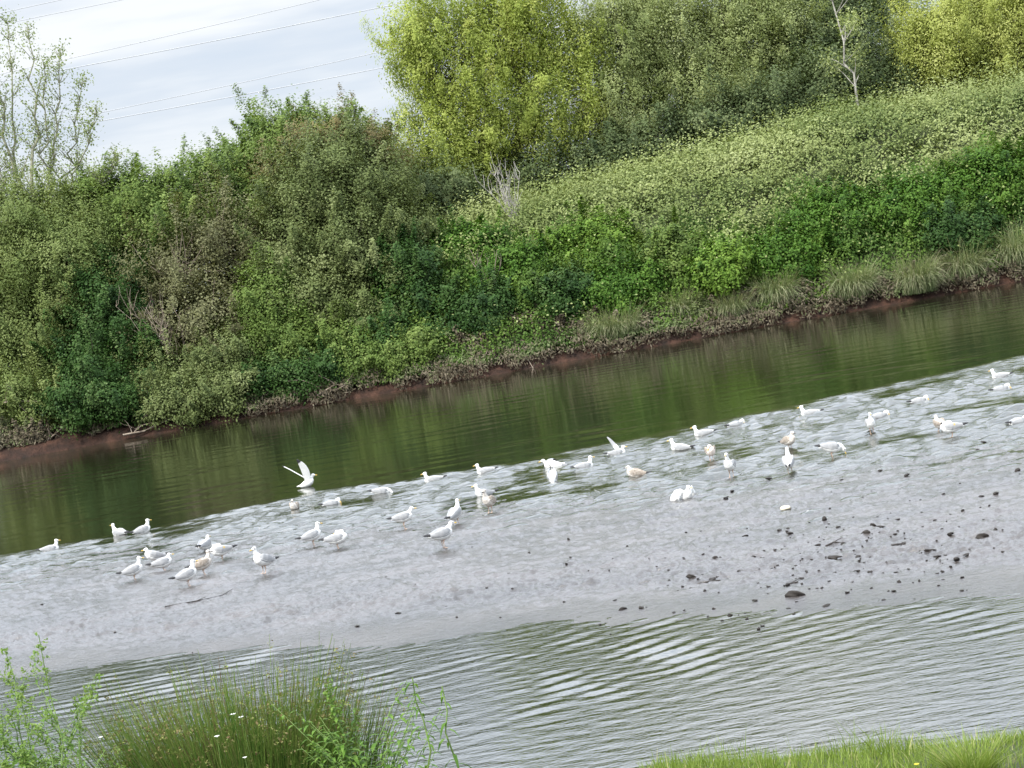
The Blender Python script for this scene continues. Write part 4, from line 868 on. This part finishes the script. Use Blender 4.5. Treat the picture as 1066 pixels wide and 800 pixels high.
def near_spot(px, Y):
    """foot on the near bank straight below the photo column px (along the tilted vertical)"""
    best = None
    for py in range(640, 1000, 4):
        p = at(px, py, Y)
        if p[2] <= gz(p[0], p[1]): best = p; break
    p = best if best is not None else at(px, 1000, Y); p[2] = gz(p[0], p[1]); return p
# tall grass tuft at bottom right
p = near_spot(1015, 8.7)
r = np.random.default_rng(17)
V, Fq, T = blades(520, 0.09, 0.27, 0.15, 0.006, 17, (0, 0)); 
tag(link('grass_tuft', mesh_np('grass_tuft', V, Fq, 4, {'tint': T}), [LM['turf']], loc=p), 'taller tuft of bright grass rising from the turf at bottom right', 'grass tuft')
p = near_spot(777, 8.6)
V, Fq, T = blades(9, 0.012, 0.30, 0.0, 0.010, 18, (0, 0)); V[:, 0] *= 0.25; V[:, 1] *= 0.25
tag(link('grass_stalk', mesh_np('grass_stalk', V, Fq, 4, {'tint': T}), [LM['turf']], loc=p), 'single upright grass stalk standing above the turf', 'grass stalk')

# rush tussock
def stems(n, rx, ry, length, seed, spread, rad=0.0027, mean=(0, 0)):
    r = np.random.default_rng(seed); segs = 6; k = 3
    a = r.uniform(0, 6.28, n); q = np.sqrt(r.uniform(0, 1, n)); bx = rx * q * np.cos(a); by = ry * q * np.sin(a)
    ln = length * np.clip(r.normal(0.82, 0.13, n), 0.4, 1.15); ox = (bx / rx * spread + r.normal(mean[0], 0.09, n)) * ln; oy = (by / ry * spread * 0.7 + r.normal(mean[1], 0.09, n)) * ln
    rows, tips = [], None; age = np.clip(r.normal(0.32, 0.16, n), 0, 1)
    for s in range(segs + 1):
        f = s / segs; c = np.stack([bx + ox * f ** 1.6, by + oy * f ** 1.6, ln * f - 0.25 * ln * (np.hypot(ox, oy) / ln) * f * f], -1); rr = rad * (1 - 0.75 * f) + 0.0003
        for j in range(k):
            t = 2 * math.pi * j / k; rows.append(c + np.array([math.cos(t), math.sin(t), 0]) * rr)
        tips = c
    V = np.stack(rows, 1).reshape(-1, 3); o = np.arange(n)[:, None] * (k * (segs + 1)); Fl, T = [], []
    for s in range(segs):
        for j in range(k):
            b0, b1 = s * k + j, s * k + (j + 1) % k; Fl.append(np.concatenate([o + b0, o + b1, o + b1 + k, o + b0 + k], 1)); T.append(np.clip(age + 0.55 * (s / segs) ** 2.2, 0, 1))
    return V, np.concatenate(Fl, 0), np.concatenate(T), tips
def tussock(label, top, Y, n, rx, ry, spread, seed, mean=(0, 0)):
    q = at(*top, Y); p = np.array([q[0], q[1], gz(q[0], q[1])]); ln = q[2] - p[2]; root = tag(empty('rush_tussock', p), label, 'rushes')
    V, Fq, T, tips = stems(n, rx, ry, ln, seed, spread, mean=mean); link('stems', mesh_np('stems', V, Fq, 4, {'tint': T}), [LM['rush']], root, True)
    r = np.random.default_rng(seed + 1); sel = tips[r.uniform(size=n) < 0.22]; C = np.repeat(sel, 9, 0) + r.normal(0, 0.007, (len(sel) * 9, 3)) - np.array([0, 0, 0.05])
    V, Fq = leaves(C, np.zeros_like(C), 0.014, 0.007, 0.0, r); link('seed_heads', mesh_np('seed_heads', V, Fq, 4, {'tint': r.uniform(0.75, 1, len(C))}), [LM['rush']], root)
    return p
tussock('big dark green rush tussock with brown tips at bottom left', (222, 708), 8.6, 3000, 0.40, 0.25, 0.27, 21, (-0.03, 0))
tussock('smaller rush clump leaning right beside the big tussock', (310, 722), 8.8, 900, 0.22, 0.18, 0.26, 23, (0.03, 0))

def herb(name, label, cat, p, h, lean, seed, leaf_len, leaf_w, n_leaf, branches=0, heads=True, leaf='weed', leaf_from=0.1, droop=0.6, stem_r=0.005, bush=0.25):
    r = np.random.default_rng(seed); root = tag(empty(name, p), label, cat); tb = Tubes()
    tp = tb.limb((0, 0, -0.03), (lean[0] * h, lean[1] * h, h), stem_r, stem_r * 0.35, 0.02, 10, r, 6); axes = [tp]
    for i in range(branches):
        k = r.integers(2, 8); ln = h * bush * r.uniform(0.6, 1.3); a = r.uniform(0, 6.28)
        axes.append(tb.limb(tp[k], tp[k] + np.array([math.cos(a) * ln * 0.6, math.sin(a) * ln * 0.6, ln * 0.8]), stem_r * 0.5, stem_r * 0.2, 0.06, 6, r, 5))
    tb.build('stem', STEM, root); V, Fq, T = [], [], []; nv = 0; HC = []
    for ai, ax in enumerate(axes):
        m_ = n_leaf if ai == 0 else max(5, n_leaf // 3)
        for i in range(m_):
            f = leaf_from + (1 - leaf_from) * (i + r.uniform(0, 1)) / m_; g = f * (len(ax) - 1); k = min(int(g), len(ax) - 2); c = ax[k] + (ax[k + 1] - ax[k]) * (g - k)
            a = i * 2.4 + r.normal(0, 0.4); ll = leaf_len * (1.1 - 0.65 * f) * r.uniform(0.7, 1.25); out = np.array([math.cos(a), math.sin(a), 0]); sd = np.array([-math.sin(a), math.cos(a), 0]); ww = leaf_w * ll / leaf_len
            rise = r.uniform(0.2, 0.7)
            for s in range(4):
                u = s / 3; q = c + out * ll * u + np.array([0, 0, ll * (rise * u - droop * u * u)]); wv = ww * (0.25, 1.0, 0.8, 0.03)[s]
                V += [q - sd * wv * 0.5, q + sd * wv * 0.5]
            for s in range(3): Fq.append((nv + 2 * s, nv + 2 * s + 1, nv + 2 * s + 3, nv + 2 * s + 2)); T.append(np.clip(r.normal(0.45, 0.2) , 0, 1))
            nv += 8
        if heads: HC += [ax[-1] - (ax[-1] - ax[-3]) * r.uniform(0, 0.9) * 1.0 + r.normal(0, 0.012, 3) for _ in range(26 if ai == 0 else 12)]
    link('leaves', mesh_np('leaves', np.array(V), np.array(Fq), 4, {'tint': np.array(T)}), [LM[leaf]], root)
    if heads and HC:
        C = np.repeat(np.array(HC), 5, 0) + r.normal(0, 0.006, (len(HC) * 5, 3)); V, Fq = leaves(C, np.zeros_like(C), 0.017, 0.009, 0, r); link('flower_buds', mesh_np('flower_buds', V, Fq, 4, {'tint': r.uniform(0.5, 1, len(C))}), [LM[leaf]], root)['kind'] = 'stuff'
    return root
STEM = plain('green_stem', (0.17, 0.25, 0.07), 0.6, scale=8, col2=(0.11, 0.18, 0.04))
def up_to(px, py, Y):
    """foot on the turf and height of a plant whose top stands at a photo pixel"""
    q = at(px, py, Y); g = gz(q[0], q[1]); return np.array([q[0], q[1], g]), q[2] - g
def weed(name, label, cat, px, py, Y, lean, *a, **k):
    p, h = up_to(px, py, Y); p = p - np.array([lean[0] * h, lean[1] * h, 0]); p[2] = gz(p[0], p[1]); return herb(name, label, cat, p, h, lean, *a, **k)
weed('tall_weed', 'tallest weed with a budding top at bottom left', 'weed', 40, 660, 8.2, (-0.03, 0), 41, 0.055, 0.014, 60, 16)
weed('tall_weed', 'weed with budding tops at the left frame edge', 'weed', 4, 674, 8.2, (-0.02, 0), 42, 0.055, 0.014, 60, 18)
weed('tall_weed', 'short bushy weed between the two tall ones at left', 'weed', 20, 722, 8.0, (0.02, 0), 43, 0.07, 0.016, 90, 22)
weed('tall_weed', 'leaning weed between the tallest weed and the rushes', 'weed', 78, 728, 8.3, (0.10, 0), 44, 0.05, 0.011, 40, 10)
weed('tall_weed', 'low leafy weed in the bottom left corner', 'weed', 2, 745, 7.9, (0.05, 0), 45, 0.08, 0.018, 110, 26)
weed('tall_weed', 'low leafy weed beside the left foot of the rushes', 'weed', 82, 768, 7.9, (0.0, 0), 51, 0.06, 0.014, 80, 24, False)
weed('tall_weed', 'low leafy weed under the leaning weed', 'weed', 48, 758, 7.8, (0.0, 0), 52, 0.06, 0.014, 80, 24, False)
weed('willowherb', 'left of two slender stems with narrow drooping leaves', 'weed', 429, 704, 8.2, (-0.05, 0), 46, 0.12, 0.028, 34, 0, False, 'herb', 0.12, 1.1, 0.008)
weed('willowherb', 'right of two slender stems with narrow drooping leaves', 'weed', 460, 714, 8.2, (-0.02, 0), 47, 0.12, 0.028, 34, 0, False, 'herb', 0.12, 1.1, 0.008)
weed('leafy_herb', 'bushy green herb with divided leaves right of the rushes', 'herb', 368, 738, 8.1, (0.02, 0), 48, 0.07, 0.022, 80, 26, False, 'herb', 0.05, 0.7, 0.006, 0.5)
weed('leafy_herb', 'pale stemmed herb with a leafy top among the rushes', 'herb', 342, 712, 8.0, (0.0, 0), 49, 0.06, 0.024, 60, 5, True, 'herb', 0.5, 0.5, 0.008, 0.2)
weed('leafy_herb', 'low spreading herb at the right foot of the rushes', 'herb', 402, 765, 8.0, (0.10, 0), 50, 0.065, 0.02, 70, 22, False, 'herb', 0.05, 0.8, 0.005, 0.5)

PETAL = plain('white_petal', (0.8, 0.8, 0.76), 0.7); YPETAL = plain('yellow_petal', (0.7, 0.55, 0.03), 0.6)
def flower(label, px, py, Y, mt, name='small_flower', rad=0.010):
    c = at(px, py, Y); g = gz(c[0], c[1]); root = tag(empty(name, (c[0], c[1], g)), label, 'flower', 'small flowers on the near bank'); hh = c[2] - g
    tb = Tubes(); tb.limb((0, 0, 0), (0, 0, hh), 0.0013, 0.001, 0.03, 4, k=4); tb.build('stem', STEM, root)
    bm = bmesh.new()
    for i in range(8):
        a = i * math.pi / 4; ca, sa = math.cos(a), math.sin(a); P = [(0.15, 0), (0.7, 0.25), (1.0, 0.1), (1.0, -0.1), (0.7, -0.25)]
        bm.faces.new([bm.verts.new((rad * (u * ca - v * sa), rad * (u * sa + v * ca) - 0.3 * rad, hh + 0.3 * rad * u)) for u, v in P])
    bmesh.ops.create_icosphere(bm, subdivisions=1, radius=rad * 0.3, matrix=Matrix.Translation((0, -0.3 * rad, hh)))
    me = bpy.data.meshes.new('petals'); bm.to_mesh(me); bm.free(); link('petals', me, [mt], root)
flower('small white flower head in the middle of the rushes', 243, 744, 8.3, PETAL, rad=0.013)
flower('small white flower head just right of another in the rushes', 251, 747, 8.3, PETAL, rad=0.012)
flower('small white flower low at the left of the rushes', 226, 767, 8.2, PETAL, rad=0.012)
flower('small white flower at the bottom of the rushes', 255, 789, 8.1, PETAL, rad=0.010)
flower('small white flower between the weeds and the rushes', 105, 768, 8.3, PETAL, rad=0.011)
flower('tiny yellow flower in the turf at bottom right', 954, 796, 8.3, YPETAL, rad=0.012)
